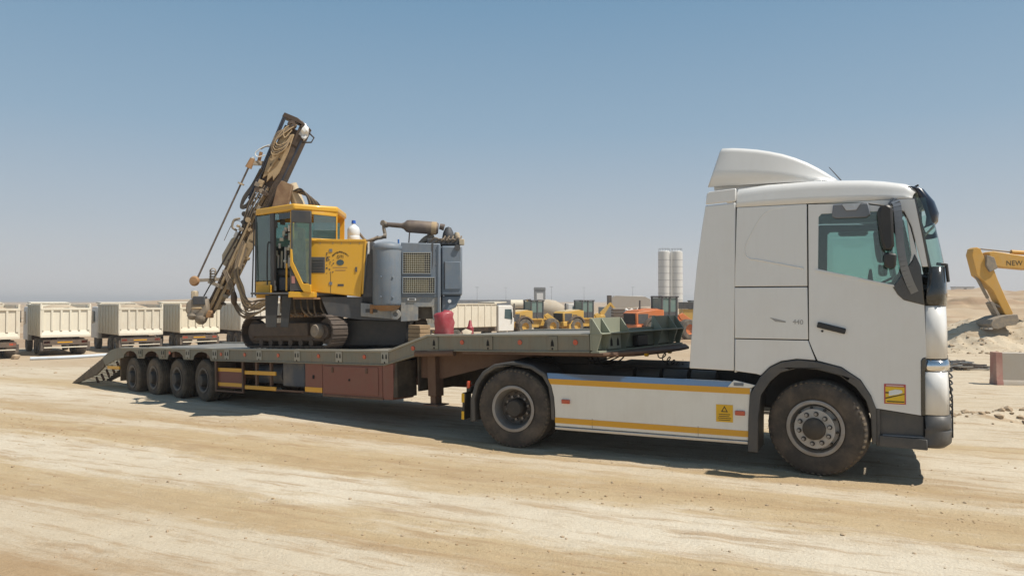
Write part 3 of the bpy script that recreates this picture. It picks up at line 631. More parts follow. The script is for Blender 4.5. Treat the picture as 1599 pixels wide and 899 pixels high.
def rails(s):
    r = MB().prism(web, s*1.225, s*1.24, 'y').build('side_rail', m_trail, L, bevel=.003)
    MB().prism([(-10.87, 1.0), (-2.655, 1.0), (-1.835, 1.235), (.86, 1.235), (.86, 1.262), (-1.845, 1.262), (-2.665, 1.03), (-10.87, 1.03)], s*1.17, s*1.262, 'y').build('rail_top_flange', m_trail_lt, r, bevel=.004)
    MB().prism([(-7.42, .79), (-2.76, .79), (-1.80, 1.02), (.86, 1.02), (.86, 1.04), (-1.81, 1.04), (-2.77, .812), (-7.42, .812)], s*1.17, s*1.258, 'y').build('rail_bottom_flange', m_trail, r, bevel=.004)
    for u in (-10.06, -9.15, -8.23, -7.30, -6.90, -5.91, -4.85, -3.79, -2.74):
        b = MB().box(u-.075, u+.075, s*1.248-.008, s*1.248+.008, .83, 1.0).build('lashing_plate', m_trail_lt if u > -9 else m_trail, r, bevel=.005)
        for k in (-.036, .036):
            MB().prism([(u+k-.016, .895), (u+k+.016, .895), (u+k+.012, .95), (u+k, .972), (u+k-.012, .95)], s*1.2565, s*1.2585, 'y').build('lashing_hole', m_hole, b)
        MB().cyl((u, s*1.2565, .84), (u, s*1.2585, .84), .014, 10).build('lashing_hole', m_hole, b)
    for u in (-1.72, -.73, .32):
        b = MB().box(u-.075, u+.075, s*1.248-.008, s*1.248+.008, 1.05, 1.23).build('lashing_plate', m_trail, r, bevel=.005)
        MB().prism([(u-.026, 1.10), (u+.026, 1.10), (u+.018, 1.155), (u, 1.19), (u-.018, 1.155)], s*1.2565, s*1.2585, 'y').build('lashing_hole', m_hole, b)
        MB().cyl((u, s*1.2565, 1.068), (u, s*1.2585, 1.068), .014, 10).build('lashing_hole', m_hole, b)
    for u, z in ((-8.9, .93), (-7.1, .92), (-6.35, .92), (-5.37, .92), (-4.3, .92), (-3.2, .92), (-2.15, 1.06), (-1.2, 1.15), (-.2, 1.15), (.66, 1.15)):
        MB().cyl((u, s*1.24, z), (u, s*1.252, z), .034, 16).build('side_reflector', m_red, r, bevel=.003)
mirror(rails)
# deck plates: lower deck, slope, upper deck
for a in np.linspace(-10.87, -2.66-.912*1, 9)[:-1]:
    pass
xs_ = np.linspace(-10.87, -2.66, 10)
for i in range(9): MB().box(xs_[i]+.004, xs_[i+1]-.004, -1.168, 1.168, .985, 1.0+.003*(i % 2)).build('deck_plate', m_deck, L)
MB().prism([(-2.655, .985), (-1.84, 1.22), (-1.84, 1.235), (-2.655, 1.0)], -1.168, 1.168, 'y').build('deck_slope_plate', m_deck, L)
for i in range(3): MB().box(-1.835+i*.9+.004, -1.835+(i+1)*.9-.004, -1.168, 1.168, 1.22, 1.235).build('upper_deck_plate', m_deck, L)
# main beams and cross beams
for s in (-1, 1):
    MB().prism([(-11.2, .62), (-3.0, .55), (-2.3, .62), (-1.3, .95), (.1, .99), (.9, 1.0), (.9, 1.06), (-1.9, 1.06), (-2.6, .90), (-11.2, .90)], s*.52-.06, s*.52+.06, 'y').build('main_beam', m_brown, L, bevel=.006)
for u in np.arange(-10.7, -2.7, .62): MB().box(u-.04, u+.04, -1.2, 1.2, .84, .98).build('cross_beam', m_brown, L)
for u in np.arange(-1.6, .9, .6): MB().box(u-.04, u+.04, -1.2, 1.2, 1.06, 1.215).build('cross_beam', m_brown, L)
MB().box(-1.2, 1.15, -1.1, 1.1, .975, .99).build('kingpin_plate', m_brown, L)
MB().prism([(-2.3, .60), (-1.85, .60), (-.2, .96), (-.2, 1.02), (-2.3, 1.02)], -.95, -.90, 'y').prism([(-2.3, .60), (-1.85, .60), (-.2, .96), (-.2, 1.02), (-2.3, 1.02)], .90, .95, 'y').build('neck_gusset_plate', m_brown, L, kind='stuff')
MB().box(-2.30, -2.27, -1.0, 1.0, .40, .98).build('neck_bulkhead', m_under, L)
MB().cyl((-2.1, -1.235, .98), (-1.35, -1.235, 1.0), .045, 16).build('winch_roller', m_brown, L)
# wheels and running gear
def tw(parent, u, s, steer=0):
    w_ = wheel(parent, (u, s*1.075, .405), .405, .235, .225, .07, nuts=8, side=s, rimmat=m_rimdark, tyremat=m_mudtyre, steer=R(-8))
    MB().lathe(tyre_profile(.405, .235, .225), 40).build('inner_tyre', m_mudtyre, parent, loc=(u, s*.80, .405), rot=(0, 0, R(-8)))
for u in (-10.50, -9.64, -8.72, -7.78):
    for s in (-1, 1): tw(L, u, s)
    MB().cyl((u, -.8, .405), (u, .8, .405), .07, 16).build('axle', m_brown, L)
    for s in (-1, 1):
        MB().prism([(u-.28, .62), (u+.28, .62), (u+.1, .46), (u-.1, .46)], s*.5-.05, s*.5+.05, 'y').build('suspension_bracket', m_brown, L)
for s in (-1, 1):
    MB().box(-10.98, -10.95, s*1.0-.22, s*1.0+.22, .30, .82).build('mud_flap', m_tarptan, L, bevel=.006)
    MB().box(-7.31, -7.285, s*1.03-.22, s*1.03+.22, .22, .80).build('mud_flap', m_tarptan, L, bevel=.006)
    mb = MB()
# beaver tail and ramp
for s in (-1, 1):
    t_ = MB().prism([(-10.87, .80), (-10.87, 1.03), (-11.35, .97), (-11.75, .79), (-11.62, .62), (-11.2, .74)], s*1.20, s*1.24, 'y').build('tail_side_plate', m_trail, L, bevel=.006)
    hinge = (-11.72, .80); tip = (-13.30, .17)
    d_ = Vector((tip[0]-hinge[0], 0, tip[1]-hinge[1])).normalized()
    for y0, y1 in ((s*1.22, s*.42),):
        lo, hi = min(y0, y1), max(y0, y1)
        rp_ = MB().prism([hinge, tip, (tip[0]+.05, tip[1]-.06), (-12.7, .26), (-12.1, .40), (-11.70, .60)], hi-.04 if s > 0 else lo, hi if s > 0 else lo+.04, 'y').build('ramp', m_ramp, L, bevel=.004)
        MB().prism([hinge, tip, (tip[0]+.05, tip[1]-.06), (-12.7, .26), (-12.1, .40), (-11.70, .60)], lo if s > 0 else hi-.04, lo+.04 if s > 0 else hi, 'y').build('ramp_cheek', m_ramp, rp_, bevel=.004)
        for k in range(15):
            p = Vector((hinge[0], 0, hinge[1]))+d_*(.06+.112*k)
            MB().bar((p.x, lo+.02, p.z), (p.x, hi-.02, p.z), .045, .045, up=(-d_.z, 0, d_.x)).build('ramp_rung', m_trail, rp_)
        for k in range(5):
            p = Vector((hinge[0], 0, hinge[1]))+d_*(.25+.27*k)
            MB().bar((p.x, (lo+hi)/2, p.z-.03), (p.x+.13, (lo+hi)/2, p.z-.16-.05*(4-k)/4), .05, .03, up=(0, 1, 0)).build('ramp_brace', m_brown, rp_)
    MB().box(-11.5, -10.96, s*1.235-.015, s*1.235+.015, .55, .62).build('underrun_bar', m_orangeband, L, bevel=.006)
    MB().box(-11.0, -10.985, s*1.2-.02, s*1.2+.02, .55, .82).build('underrun_post', m_brown, L)
MB().prism([(-10.87, 1.0), (-11.35, .94), (-11.73, .78), (-11.73, .76), (-11.35, .92), (-10.87, .98)], -1.19, 1.19, 'y').build('tail_plate', m_deck, L)
# side guards, toolboxes
def side(s):
    g = MB().box(-7.24, -6.42, s*1.20-.02, s*1.20+.02, .30, .66).build('guard_panel', m_oxide, L, bevel=.006)
    MB().box(-7.24, -6.42, s*1.225-.006, s*1.225+.006, .60, .665).build('guard_band', m_orangeband, g)
    MB().box(-7.24, -6.42, s*1.225-.006, s*1.225+.006, .33, .395).build('guard_band', m_orangeband, g)
    fr_ = MB().box(-7.26, -7.225, s*1.245-.02, s*1.245+.01, .225, .79)
    fr_.box(-6.42, -6.385, s*1.245-.02, s*1.245+.01, .225, .79).box(-7.224, -6.421, s*1.245-.02, s*1.245+.01, .225, .255)
    fr_.build('guard_frame', m_brown, g, kind='stuff')
    for z in (.60, .335): MB().box(-6.36, -5.45, s*1.235-.012, s*1.235+.012, z-.035, z+.035).build('guard_rail', m_orangeband, L, bevel=.006)
    for u in (-6.05, -5.63): MB().box(u-.025, u+.025, s*1.20-.02, s*1.20+.02, .33, .80).build('guard_post', m_brown, L)
    MB().box(-5.44, -4.70, s*1.235-.01, s*1.235+.01, .30, .33).build('guard_tube', m_brown, L)
    MB().cyl((-6.3, s*.92, .56), (-5.5, s*.92, .56), .17, 24).build('air_reservoir', m_blue, L)
    MB().box(-5.38, -4.78, s*.95-.2, s*.95+.2, .38, .80).build('battery_box', m_blue, L, bevel=.02)
    b1 = MB().box(-4.68, -4.24, s*1.0-.22, s*1.0+.22, .31, .79).build('small_toolbox', m_oxide, L, bevel=.008)
    MB().box(-4.68, -4.24, s*1.224-.003, s*1.224+.003, .32, .40).build('toolbox_band', m_orangeband, b1)
    MB().box(-4.48, -4.44, s*1.225-.005, s*1.225+.012, .54, .60).build('toolbox_latch', m_hole, b1)
    b2 = MB().box(-4.215, -2.82, s*1.0-.235, s*1.0+.235, .275, .79).build('toolbox', m_oxide, L, bevel=.01)
    MB().box(-4.16, -2.90, s*1.236, s*1.246, .33, .76).build('toolbox_lid', m_oxide, b2, bevel=.004)
    MB().box(-4.2, -2.8, s*1.24-.01, s*1.24+.01, .268, .30).build('toolbox_sill', m_brown, b2)
    for u in (-3.95, -3.15): MB().box(u-.02, u+.02, s*1.248, s*1.258, .66, .74).build('toolbox_hinge', m_brown, b2)
    MB().cyl((-3.55, s*1.246, .55), (-3.55, s*1.256, .55), .018, 12).build('toolbox_lock', m_hole, b2)
    MB().prism([(-2.81, .275), (-2.60, .275), (-2.52, .84), (-2.81, .80)], s*1.0-.235, s*1.0+.22, 'y').build('toolbox_end', m_oxide, L, bevel=.01)
    MB().box(-2.59, -2.50, s*1.0-.235, s*1.0+.19, .31, .86).build('end_panel', m_under, L, bevel=.01)
    # landing leg
    lg = MB().box(-2.06, -1.90, s*.95-.09, s*.95+.09, .34, 1.03).build('landing_leg', m_brown, L, bevel=.01)
    MB().box(-2.03, -1.93, s*.95-.07, s*.95+.07, .22, .34).box(-2.12, -1.84, s*.95-.13, s*.95+.13, .205, .222).build('landing_foot', m_brown, lg, kind='stuff')
mirror(side)
MB().cyl((-1.98, -.9, .8), (-1.98, .9, .8), .03, 10).build('leg_shaft', m_brown, L)
# front bulkhead with triangular gussets
hb = MB().prism([(-1.25, 1.05), (1.25, 1.05), (1.25, 1.45), (.50, 1.45), (.46, 1.30), (-.42, 1.30), (-.50, 1.45), (-1.25, 1.45)], .872, .90, 'x').build('headboard', m_green, L, bevel=.006)
MB().box(.875, 1.045, -1.25, 1.25, 1.245, 1.262).build('headboard_ledge', m_green, hb, bevel=.004)
MB().box(.88, 1.0, -1.25, 1.25, 1.02, 1.04).build('headboard_sill', m_green, hb)
for y in (-1.235, -1.0, -.49, .49, 1.0, 1.235):
    MB().prism([(.902, 1.262), (1.03, 1.262), (.91, 1.44), (.902, 1.44)], y-.012, y+.012, 'y').build('gusset', m_green, hb)
    MB().prism([(.902, 1.04), (.96, 1.04), (1.035, 1.243), (.902, 1.243)], y-.012, y+.012, 'y').build('lower_gusset', m_green, hb)
b = MB().box(.965, .98, -.98, -.64, 1.05, 1.235).build('socket_plate', m_green, hb, bevel=.004)
for y in (-.90, -.73): MB().prism([(y-.03, 1.09), (y+.03, 1.09), (y+.025, 1.16), (y, 1.20), (y-.025, 1.16)], 0.981, 0.983, 'x').build('socket_hole', m_hole, b)
MB().box(.92, 1.0, -.2, .1, 1.06, 1.2).build('socket_box', m_black, hb, bevel=.01)
MB().prism([(-1.2, -1.24), (1.05, -1.24), (1.42, -.5), (1.5, 0), (1.42, .5), (1.05, 1.24), (-1.2, 1.24)], .985, 1.02, 'z').build('neck_plate', m_brown, L, bevel=.006)
MB().prism([(1.0, -.9), (1.2, -.7), (1.28, 0), (1.2, .7), (1.0, .9), (-.6, .9), (-.6, -.9)], .95, .985, 'z').build('kingpin_beam', m_brown, L, bevel=.006)
for y in (-.55, .15): MB().cyl((1.27, y, .968), (1.31, y, .968), .028, 14).build('front_marker_lamp', m_yellowst, L)
# coiled air lines between tractor and trailer
pts = []
p0, p1 = Vector((1.20, -.02, .97)), Vector((1.50, .16, .74))
for k in range(150):
    t = k/149; c = p0.lerp(p1, t)+Vector((0, 0, -.03*math.sin(math.pi*t))); a = t*6*2*math.pi
    pts.append(c+Vector((.035*math.cos(a), .04*math.sin(a), .04*math.sin(a))))
MB().tube(pts, .008, 6).build('coiled_air_line', m_black, L)
for k in range(3):
    MB().tube(spline([(.2+.1*k, -.3, .95), (.35+.1*k, -.35, .86-.04*k), (.55+.12*k, -.3, .88), (.8, -.2, .97)], 16), .011, 6).build('air_hose', m_black, L)

# ------------------------------------------------------------------ loose things on the trailer
def onL(u, v, z): return L.matrix_basis @ Vector((u, v, z))
m_redpl = paint('crumpled_red_plastic', (.30, .02, .035), .5, coat=.1, dust=.35, dcol=(.42, .2, .2), scale=6, var=.2, bump=.4)
p = onL(-1.74, -1.02, 1.236)
rnd = random.Random(3); rows = []
for z, r in ((0, .15), (.04, .16), (.12, .155), (.2, .165), (.28, .15), (.34, .16), (.37, .14), (.385, .09), (.39, .0)):
    rows.append([(r*math.cos(a)*(1+.10*math.sin(3*a+z*9))*(1+rnd.uniform(-.05, .05)), r*math.sin(a)*(1+.1*math.cos(2*a+z*14)), z*(1+.05*math.cos(a))) for a in [2*math.pi*k/22 for k in range(22)]])
o = MB().grid(rows, True).build('plastic_drum', m_redpl, loc=p, smooth=True, angle=50); o.scale = (.88, .88, .92); tag(o, 'crumpled red plastic drum on the trailer neck behind the drill rig', 'drum')
p = onL(-1.50, -.80, 1.238); mb = MB(); rock(mb, (0, 0, .03), .10, .55, 77); o = mb.build('sandbag', paint('pale_sack', (.5, .44, .34), .9, dust=.3), loc=p, bevel=.01); tag(o, 'small pale sandbag lying on the trailer neck beside the red drum', 'sandbag')
p = onL(-1.70, -.46, 1.238)
mb = MB().lathe([(.001, .22), (.02, .20), (.035, .12), (.055, .10), (.05, 0), (0.001, 0)], 20, ax='z'); o = mb.build('warning_lamp', m_redpl, loc=p); tag(o, 'small red pointed lamp standing on the far half of the trailer neck', 'lamp')
m_timber = paint('old_timber', (.30, .20, .11), .85, dust=.3, streak=.2)
tb = thing('timber_stack', 'short stack of old timber blocks on the trailer beside the red drum', 'timber', onL(-2.72, -.5, 1.006), LZ)
for k in range(6): MB().box(-.14, .12, -.12, .12, .0+.065*k, .06+.065*k).build('block', m_timber, tb, bevel=.006, rot=(0, 0, R((k*7) % 5-2)))
# ------------------------------------------------------------------ drill rig
m_yel = paint('machine_yellow', (.68, .36, .015), .45, coat=.2, dust=.16, dcol=(.5, .35, .14), scale=2.5, var=.05)
m_yel_side = m_yel
m_slate = paint('slate_blue_grey_paint', (.14, .185, .24), .5, dust=.28, dcol=(.33, .30, .26), scale=3, var=.08, streak=.25)
m_slate_dk = paint('dark_slate_paint', (.05, .056, .066), .6, dust=.2, dcol=(.24, .2, .15), scale=4, streak=.2)
m_track = paint('track_steel_dirty', (.06, .048, .042), .75, dust=.4, dcol=(.17, .125, .09), scale=7, var=.25, bump=.4)
m_mastbrown = paint('mast_dark_brown', (.055, .038, .03), .65, dust=.35, dcol=(.20, .14, .09), scale=6, var=.3)
m_caked = paint('mast_dust_caked', (.36, .26, .155), .9, dust=.6, dcol=(.46, .36, .23), scale=7, var=.2, bump=.5)
m_hose = paint('dusty_hose', (.13, .10, .075), .8, dust=.5, dcol=(.36, .28, .19), scale=9, var=.3)
m_hoseblk = paint('black_hose', (.02, .022, .028), .5, dust=.15)
m_rust = paint('rusty_orange_steel', (.30, .15, .06), .8, dust=.3, var=.3)
m_greyst = paint('grey_cast_steel', (.19, .17, .15), .7, dust=.5, scale=8, bump=.4)
m_cream = paint('cream_painted_boom', (.50, .42, .30), .6, dust=.35, scale=5)
m_pipe = paint('blued_hydraulic_tube', (.035, .05, .085), .35, metal=.4, dust=.15)
m_muff = paint('muffler_burnt_steel', (.11, .088, .085), .6, metal=.3, dust=.3, scale=5, var=.2)
m_glass2 = glass('machine_green_glass', (.50, .68, .64), .90, dusty=.22)
m_glassdk = glass('machine_dark_glass', (.38, .55, .56), .88, dusty=.15)
m_brownc = paint('boom_brown_caked', (.17, .10, .06), .8, dust=.5, dcol=(.38, .28, .18), scale=6)
m_support = paint('support_dark_steel', (.022, .027, .033), .5, dust=.08)
m_worn = paint('worn_slate_paint', (.20, .23, .26), .6, dust=.7, dcol=(.46, .40, .31), scale=7, var=.15, streak=.4)
DZ = R(4); D = thing('drill_rig', 'yellow and slate-grey crawler drill rig with raised dusty mast, standing on the trailer', 'drill rig', (-2.8267, 13.5373, 0), DZ)
Dm = D.matrix_basis.inverted()
# tracks are set along the trailer bed
trk = bpy.data.objects.new('track', None)
def track(v, name='track'):
    M_ = Dm @ L.matrix_basis @ Matrix.Translation((-5.33, v, 1.045))
    fr_ = MB().prism([(-1.05, .11), (.95, .11), (1.0, .26), (.9, .42), (-1.1, .44), (-1.17, .28)], -.10, .10, 'y').build('track', m_track, D, bevel=.02)
    fr_.matrix_local = M_
    MB().box(-1.0, .62, -.155, -.095, .20, .43).build('track_guard', m_track, fr_, bevel=.012)
    n = 36; Lh = 1.0; r = .275; per = 4*Lh+2*math.pi*r
    sh = None
    for k in range(n):
        s_ = k*per/n
        if s_ < 2*Lh: x, z, a = -Lh+s_, 0, 0
        elif s_ < 2*Lh+math.pi*r: t = (s_-2*Lh)/r; x, z, a = Lh+r*math.sin(t), r-r*math.cos(t), -t
        elif s_ < 4*Lh+math.pi*r: x, z, a = Lh-(s_-2*Lh-math.pi*r), 2*r, math.pi
        else: t = (s_-4*Lh-math.pi*r)/r; x, z, a = -Lh-r*math.sin(t), r+r*math.cos(t), math.pi-t
        if sh is None:
            sh = MB().box(-.074, .074, -.16, .16, 0, .03).box(-.010, .010, -.158, .158, -.016, .0).build('track_shoe', m_track, fr_, loc=(x, 0, z), rot=(0, a, 0), smooth=False)
        else: dup(sh, fr_, (x, 0, z), (0, a, 0))
    for x, rr in ((-1.0, .22), (1.0, .22)): MB().lathe([(.01, -.1), (rr*.5, -.12), (rr*.6, -.06), (rr, -.05), (rr, .05), (rr*.6, .06), (.01, .1)], 28, (x, 0, r)).build('sprocket', m_track, fr_)
    MB().lathe([(.001, -.21), (.10, -.205), (.125, -.16), (.125, -.05)], 24, (.86, 0, r+.01)).build('drive_motor', m_greyst, fr_)
    for k in range(6): MB().cyl((-.75+.28*k, -.11, .085), (-.75+.28*k, .11, .085), .06, 14).build('roller', m_track, fr_)
    return fr_
track(-.98); track(.98)
c_ = MB().box(-.5, .5, -.85, .85, .18, .42).build('track_frame_cross_beam', m_under, D); c_.matrix_local = Dm @ L.matrix_basis @ Matrix.Translation((-5.33, 0, 1.045))
MB().lathe([(.45, 1.45), (.5, 1.5), (.5, 1.66), (.4, 1.70)], 36, (-.75, 0, 0), 'z').build('slewing_ring', m_track, D)
# lower chassis
MB().prism([(-.25, 1.62), (-.30, 1.20), (-.1, 1.12), (.80, 1.12), (.98, 1.20), (1.02, 1.60)], -.62, .5, 'y').build('belly_shade_block', paint('belly_shade_black', (.02, .022, .028), .35, dust=.08), D, bevel=.05)  # black box standing in for the shade over belly and far track
MB().prism([(-.45, 2.0), (-.32, 1.70), (.21, 1.62), (.85, 1.60), (.87, 1.60), (.87, 2.0)], -1.06, 1.06, 'y').build('chassis_side', m_slate_dk, D, bevel=.012)
MB().prism([(.88, 1.585), (1.17, 1.60), (1.175, 1.83), (1.40, 1.83), (1.42, 1.61), (1.55, 1.62), (1.55, 2.02), (.88, 2.02)], -1.09, 1.0, 'y').build('engine_sump_panel', m_worn, D, bevel=.012)
MB().box(1.17, 1.41, -1.0, 1.0, 1.63, 1.83).build('sump_interior', m_under, D)
MB().box(-1.2, -.3, -.7, .9, 1.72, 2.05).build('front_chassis', m_under, D, bevel=.02)
MB().box(-1.1, -.62, -.80, -.70, 1.78, 1.98).build('front_valve_block', m_slate_dk, D, bevel=.02)
mb = MB()
for k in range(11): mb.lathe([(.022, -.03), (.045, 0), (.022, .03)], 10, (-1.02+.055*k, -.86, 1.70), 'x')
mb.build('recoil_spring', m_rust, D, kind='stuff')
for k in range(7):
    x = -1.15+.11*k; MB().tube(spline([(x, -.85, 1.95), (x+.05, -.95, 1.78-.03*(k % 3)), (x+.16, -.9, 1.68), (x+.2, -.7, 1.72)], 14), .016, 6).build('chassis_hose', m_hose, D)
MB().prism([(.22, 1.68), (.84, 1.62), (.84, 1.84), (.22, 1.90)], -1.095, -1.062, 'y').build('worn_lower_panel', m_worn, D, bevel=.006)
MB().lathe([(.04, -.02), (.085, -.015), (.09, 0), (.085, .03), (.04, .03)], 24, (.80, -1.11, 1.71)).build('tow_eye', m_worn, D)
MB().box(.3, .5, -1.10, -1.096, 1.74, 1.80).build('panel_step', m_slate_dk, D)
# hood
hd = MB().prism([(-.70, 2.955), (.30, 2.945), (.285, 2.6), (.22, 2.0), (-.27, 2.055), (-.68, 2.09)], -1.10, 1.08, 'y').build('hood', m_yel, D, bevel=.015)
MB().box(-.70, .305, -1.112, -1.095, 2.925, 2.962).build('hood_top_rail', m_yel, hd, bevel=.005)
MB().prism([(.235, 2.05), (.262, 2.05), (.312, 2.92), (.285, 2.92)], -1.115, -1.10, 'y').build('hood_edge_strip', m_yel, hd)
MB().box(-.279, -.272, -1.103, -1.098, 2.06, 2.39).build('hood_joint', m_seam, hd)
v = MB().box(-.64, -.37, -1.106, -1.099, 2.40, 2.665).build('hood_vent', m_slate_dk, hd, bevel=.004)
for k in range(5): MB().box(-.62, -.39, -1.112, -1.107, 2.43+.045*k, 2.45+.045*k).build('vent_slat', m_slate_dk, v)
rnd = random.Random(12); mb = MB()
for k in range(34):
    x = -.355+.12*rnd.random()**1.3; z = rnd.uniform(2.38, 2.72); a = rnd.uniform(.008, .02)
    mb.prism([(x, z), (x+a, z+.01), (x+a*1.2, z+a*1.5), (x-.002, z+a)], -1.104, -1.1005, 'y')
mb.build('camouflage_decal', m_slate_dk, hd, kind='stuff')
MB().prism([(-.12+.062*math.cos(a), 2.575+.048*math.sin(a)) for a in [2*math.pi*k/28 for k in range(28)]], -1.104, -1.1005, 'y').build('oval_emblem', paint('emblem_teal', (.035, .075, .085), .5, dust=.1), hd)
text('GTI', .072, m_darkprint, hd, 'hood_lettering', (-.12, -1.104, 2.67), (R(90), 0, 0), .0015)
mb = MB(); rnd = random.Random(44)   # arched line of small worn characters, too faded to read
for i in range(17):
    a = R(124-4.3*i); cx_, cz_ = -.12+.36*math.cos(a)*.62, 2.39+.36*math.sin(a); t2 = a-math.pi/2
    for q in range(3):
        u0 = rnd.uniform(-.008, .006); h0 = rnd.uniform(.010, .018); wv = rnd.uniform(.0025, .006); v0 = rnd.uniform(-.004, .004)
        P2 = [(u0, v0-h0), (u0+wv, v0-h0), (u0+wv, v0+h0), (u0, v0+h0)] if q < 2 else [(-.007, v0), (.007, v0), (.007, v0+.005), (-.007, v0+.005)]
        mb.prism([(cx_+u_*math.cos(t2)-v_*math.sin(t2), cz_+u_*math.sin(t2)+v_*math.cos(t2)) for u_, v_ in P2], -1.1035, -1.1005-.0001*q, 'y')
mb.build('arched_lettering', m_darkprint, hd, kind='stuff')
mb = MB().box(-.24, .0, -1.103, -1.1005, 2.488, 2.497).box(-.20, -.03, -1.103, -1.1005, 2.44, 2.452).build('caption_lines', m_rust, hd, kind='stuff')
MB().box(-.16, -.06, -1.104, -1.1005, 2.18, 2.215).build('hood_plate', m_slate_dk, hd)
# grey bay between hood and tank
MB().prism([(.31, 2.90), (.42, 2.93), (.42, 1.72), (.22, 1.72)], -1.06, 1.0, 'y').build('bay_panel', m_slate_dk, D, bevel=.01)
MB().bar((.33, -1.08, 2.82), (.26, -1.08, 2.1), .015, .015).build('bay_strut', m_mirror_grey, D)
MB().box(.33, .36, -1.08, -1.06, 2.72, 2.93).build('bay_post', m_white, D)
# dust collector tank
tk = MB().lathe([(.001, 2.925), (.10, 2.92), (.19, 2.90), (.232, 2.87), (.24, 2.83), (.24, 1.90), (.225, 1.86), (.16, 1.80), (.10, 1.77), (.001, 1.765)], 48, (.655, -1.08, 0), 'z').build('dust_collector_tank', m_slate, D, angle=50)
MB().lathe([(.245, 2.85), (.25, 2.84), (.25, 2.80), (.245, 2.79)], 48, (.655, -1.08, 0), 'z').build('tank_rim', m_slate, tk)
for z in (2.33, 2.0):
    for a in (-110, -62): MB().cyl((.655+.235*math.cos(R(a)), -1.08+.235*math.sin(R(a)), z), (.655+.262*math.cos(R(a)), -1.08+.262*math.sin(R(a)), z), .018, 10).build('tank_bolt', m_slate, tk)
MB().lathe([(.235, 1.872), (.19, 1.81), (.12, 1.778)], 32, (.655, -1.08, -.012), 'z').build('rusty_tank_bottom', m_rust, tk)
MB().box(.38, .48, -1.15, -1.0, 1.80, 1.87).cyl((.40, -1.12, 1.72), (.40, -1.12, 1.80), .025).build('tank_bracket', m_rust, D, kind='stuff')
MB().box(.5, .82, -1.0, -.7, 1.70, 1.82).build('tank_shelf', m_slate, D)
# engine housing with two mesh grilles
hs = MB().prism([(.885, 1.99), (1.55, 1.99), (1.545, 2.90), (.885, 2.915)], -1.10, 1.0, 'y', holes=[]).build('engine_housing', m_slate, D, bevel=.014)
def grille(x0, x1, z0, z1, nx, nz):
    g = MB().box(x0, x1, -1.106, -1.101, z0, z1).build('grille', m_hole, hs)
    MB().box(x0+.05, x1-.1, -1.109, -1.107, z0+.02, z1-.03).build('radiator_core', paint('radiator_core_'+str(nz), (.10, .09, .03), .7, dust=.3), g)
    mb = MB()
    for k in range(nx+1): x = x0+(x1-x0)*k/nx; mb.box(x-.003, x+.003, -1.125, -1.119, z0, z1)
    for k in range(nz+1): z = z0+(z1-z0)*k/nz; mb.box(x0, x1, -1.1305, -1.1255, z-.003, z+.003)
    mb.build('grille_mesh', paint('grille_wire_'+str(nz), (.55, .53, .45), .5, dust=.2), g, kind='stuff', smooth=False)
    MB().prism([(x0-.02, z0-.02), (x1+.02, z0-.02), (x1+.02, z1+.02), (x0-.02, z1+.02)], -1.128, -1.10, 'y', holes=[[(x0, z0), (x1, z0), (x1, z1), (x0, z1)]]).build('grille_frame', m_slate, g, bevel=.003)
grille(.925, 1.38, 2.40, 2.74, 13, 9); grille(.925, 1.45, 2.07, 2.32, 15, 7)
for z in (1.66, 1.9, 2.2, 2.36, 2.55, 2.8):
    MB().cyl((1.475, -1.101, z), (1.475, -1.108, z), .010, 8).build('housing_bolt', m_mirror_grey, hs)
for x in (.2, .05, -.1, -.24, -.45, -.6):
    MB().cyl((x, -1.10, 2.895), (x, -1.106, 2.895), .008, 8).build('hood_bolt', m_mirror_grey, hd)
for z in (2.2, 2.75): MB().box(-.30, -.25, -1.108, -1.10, z, z+.05).build('hood_hinge', m_mirror_grey, hd)
MB().box(.13, .16, -1.112, -1.10, 2.42, 2.50).build('hood_latch', m_slate_dk, hd)
MB().box(1.0, 1.14, -1.108, -1.10, 1.94, 1.985).build('maker_plate', m_white, hs); MB().box(1.02, 1.12, -1.111, -1.109, 1.95, 1.975).build('plate_print', m_slate_dk, hs)
MB().box(1.50, 1.535, -1.118, -1.10, 1.62, 2.88).build('corner_strip', m_slate, hs, bevel=.004)
MB().prism([(1.395, 2.90), (1.43, 2.90), (1.42, 2.55), (1.405, 2.45)], -1.104, -1.1, 'y').build('housing_seam', m_slate_dk, hs)
eb = MB().box(1.56, 1.915, -1.0, .7, 2.03, 2.87).build('end_box', m_slate, D, bevel=.03)
MB().box(1.615, 1.885, -1.016, -.998, 2.13, 2.60).build('end_box_door', m_slate, eb, bevel=.008)
MB().box(1.61, 1.617, -1.02, -1.0, 2.13, 2.60).build('door_gap', m_hole, eb)
MB().prism([(1.57, 2.02), (1.90, 2.02), (1.80, 1.82), (1.57, 1.72)], -.95, .6, 'y').build('end_box_foot', m_slate, D, bevel=.02)
MB().cyl((1.70, -.99, 1.93), (1.70, -.94, 1.93), .03, 14).build('end_plug', m_white, D)
MB().cyl((1.83, -1.03, 2.84), (1.83, -.9, 2.84), .05, 16).build('filler_cap', m_slate_dk, D)
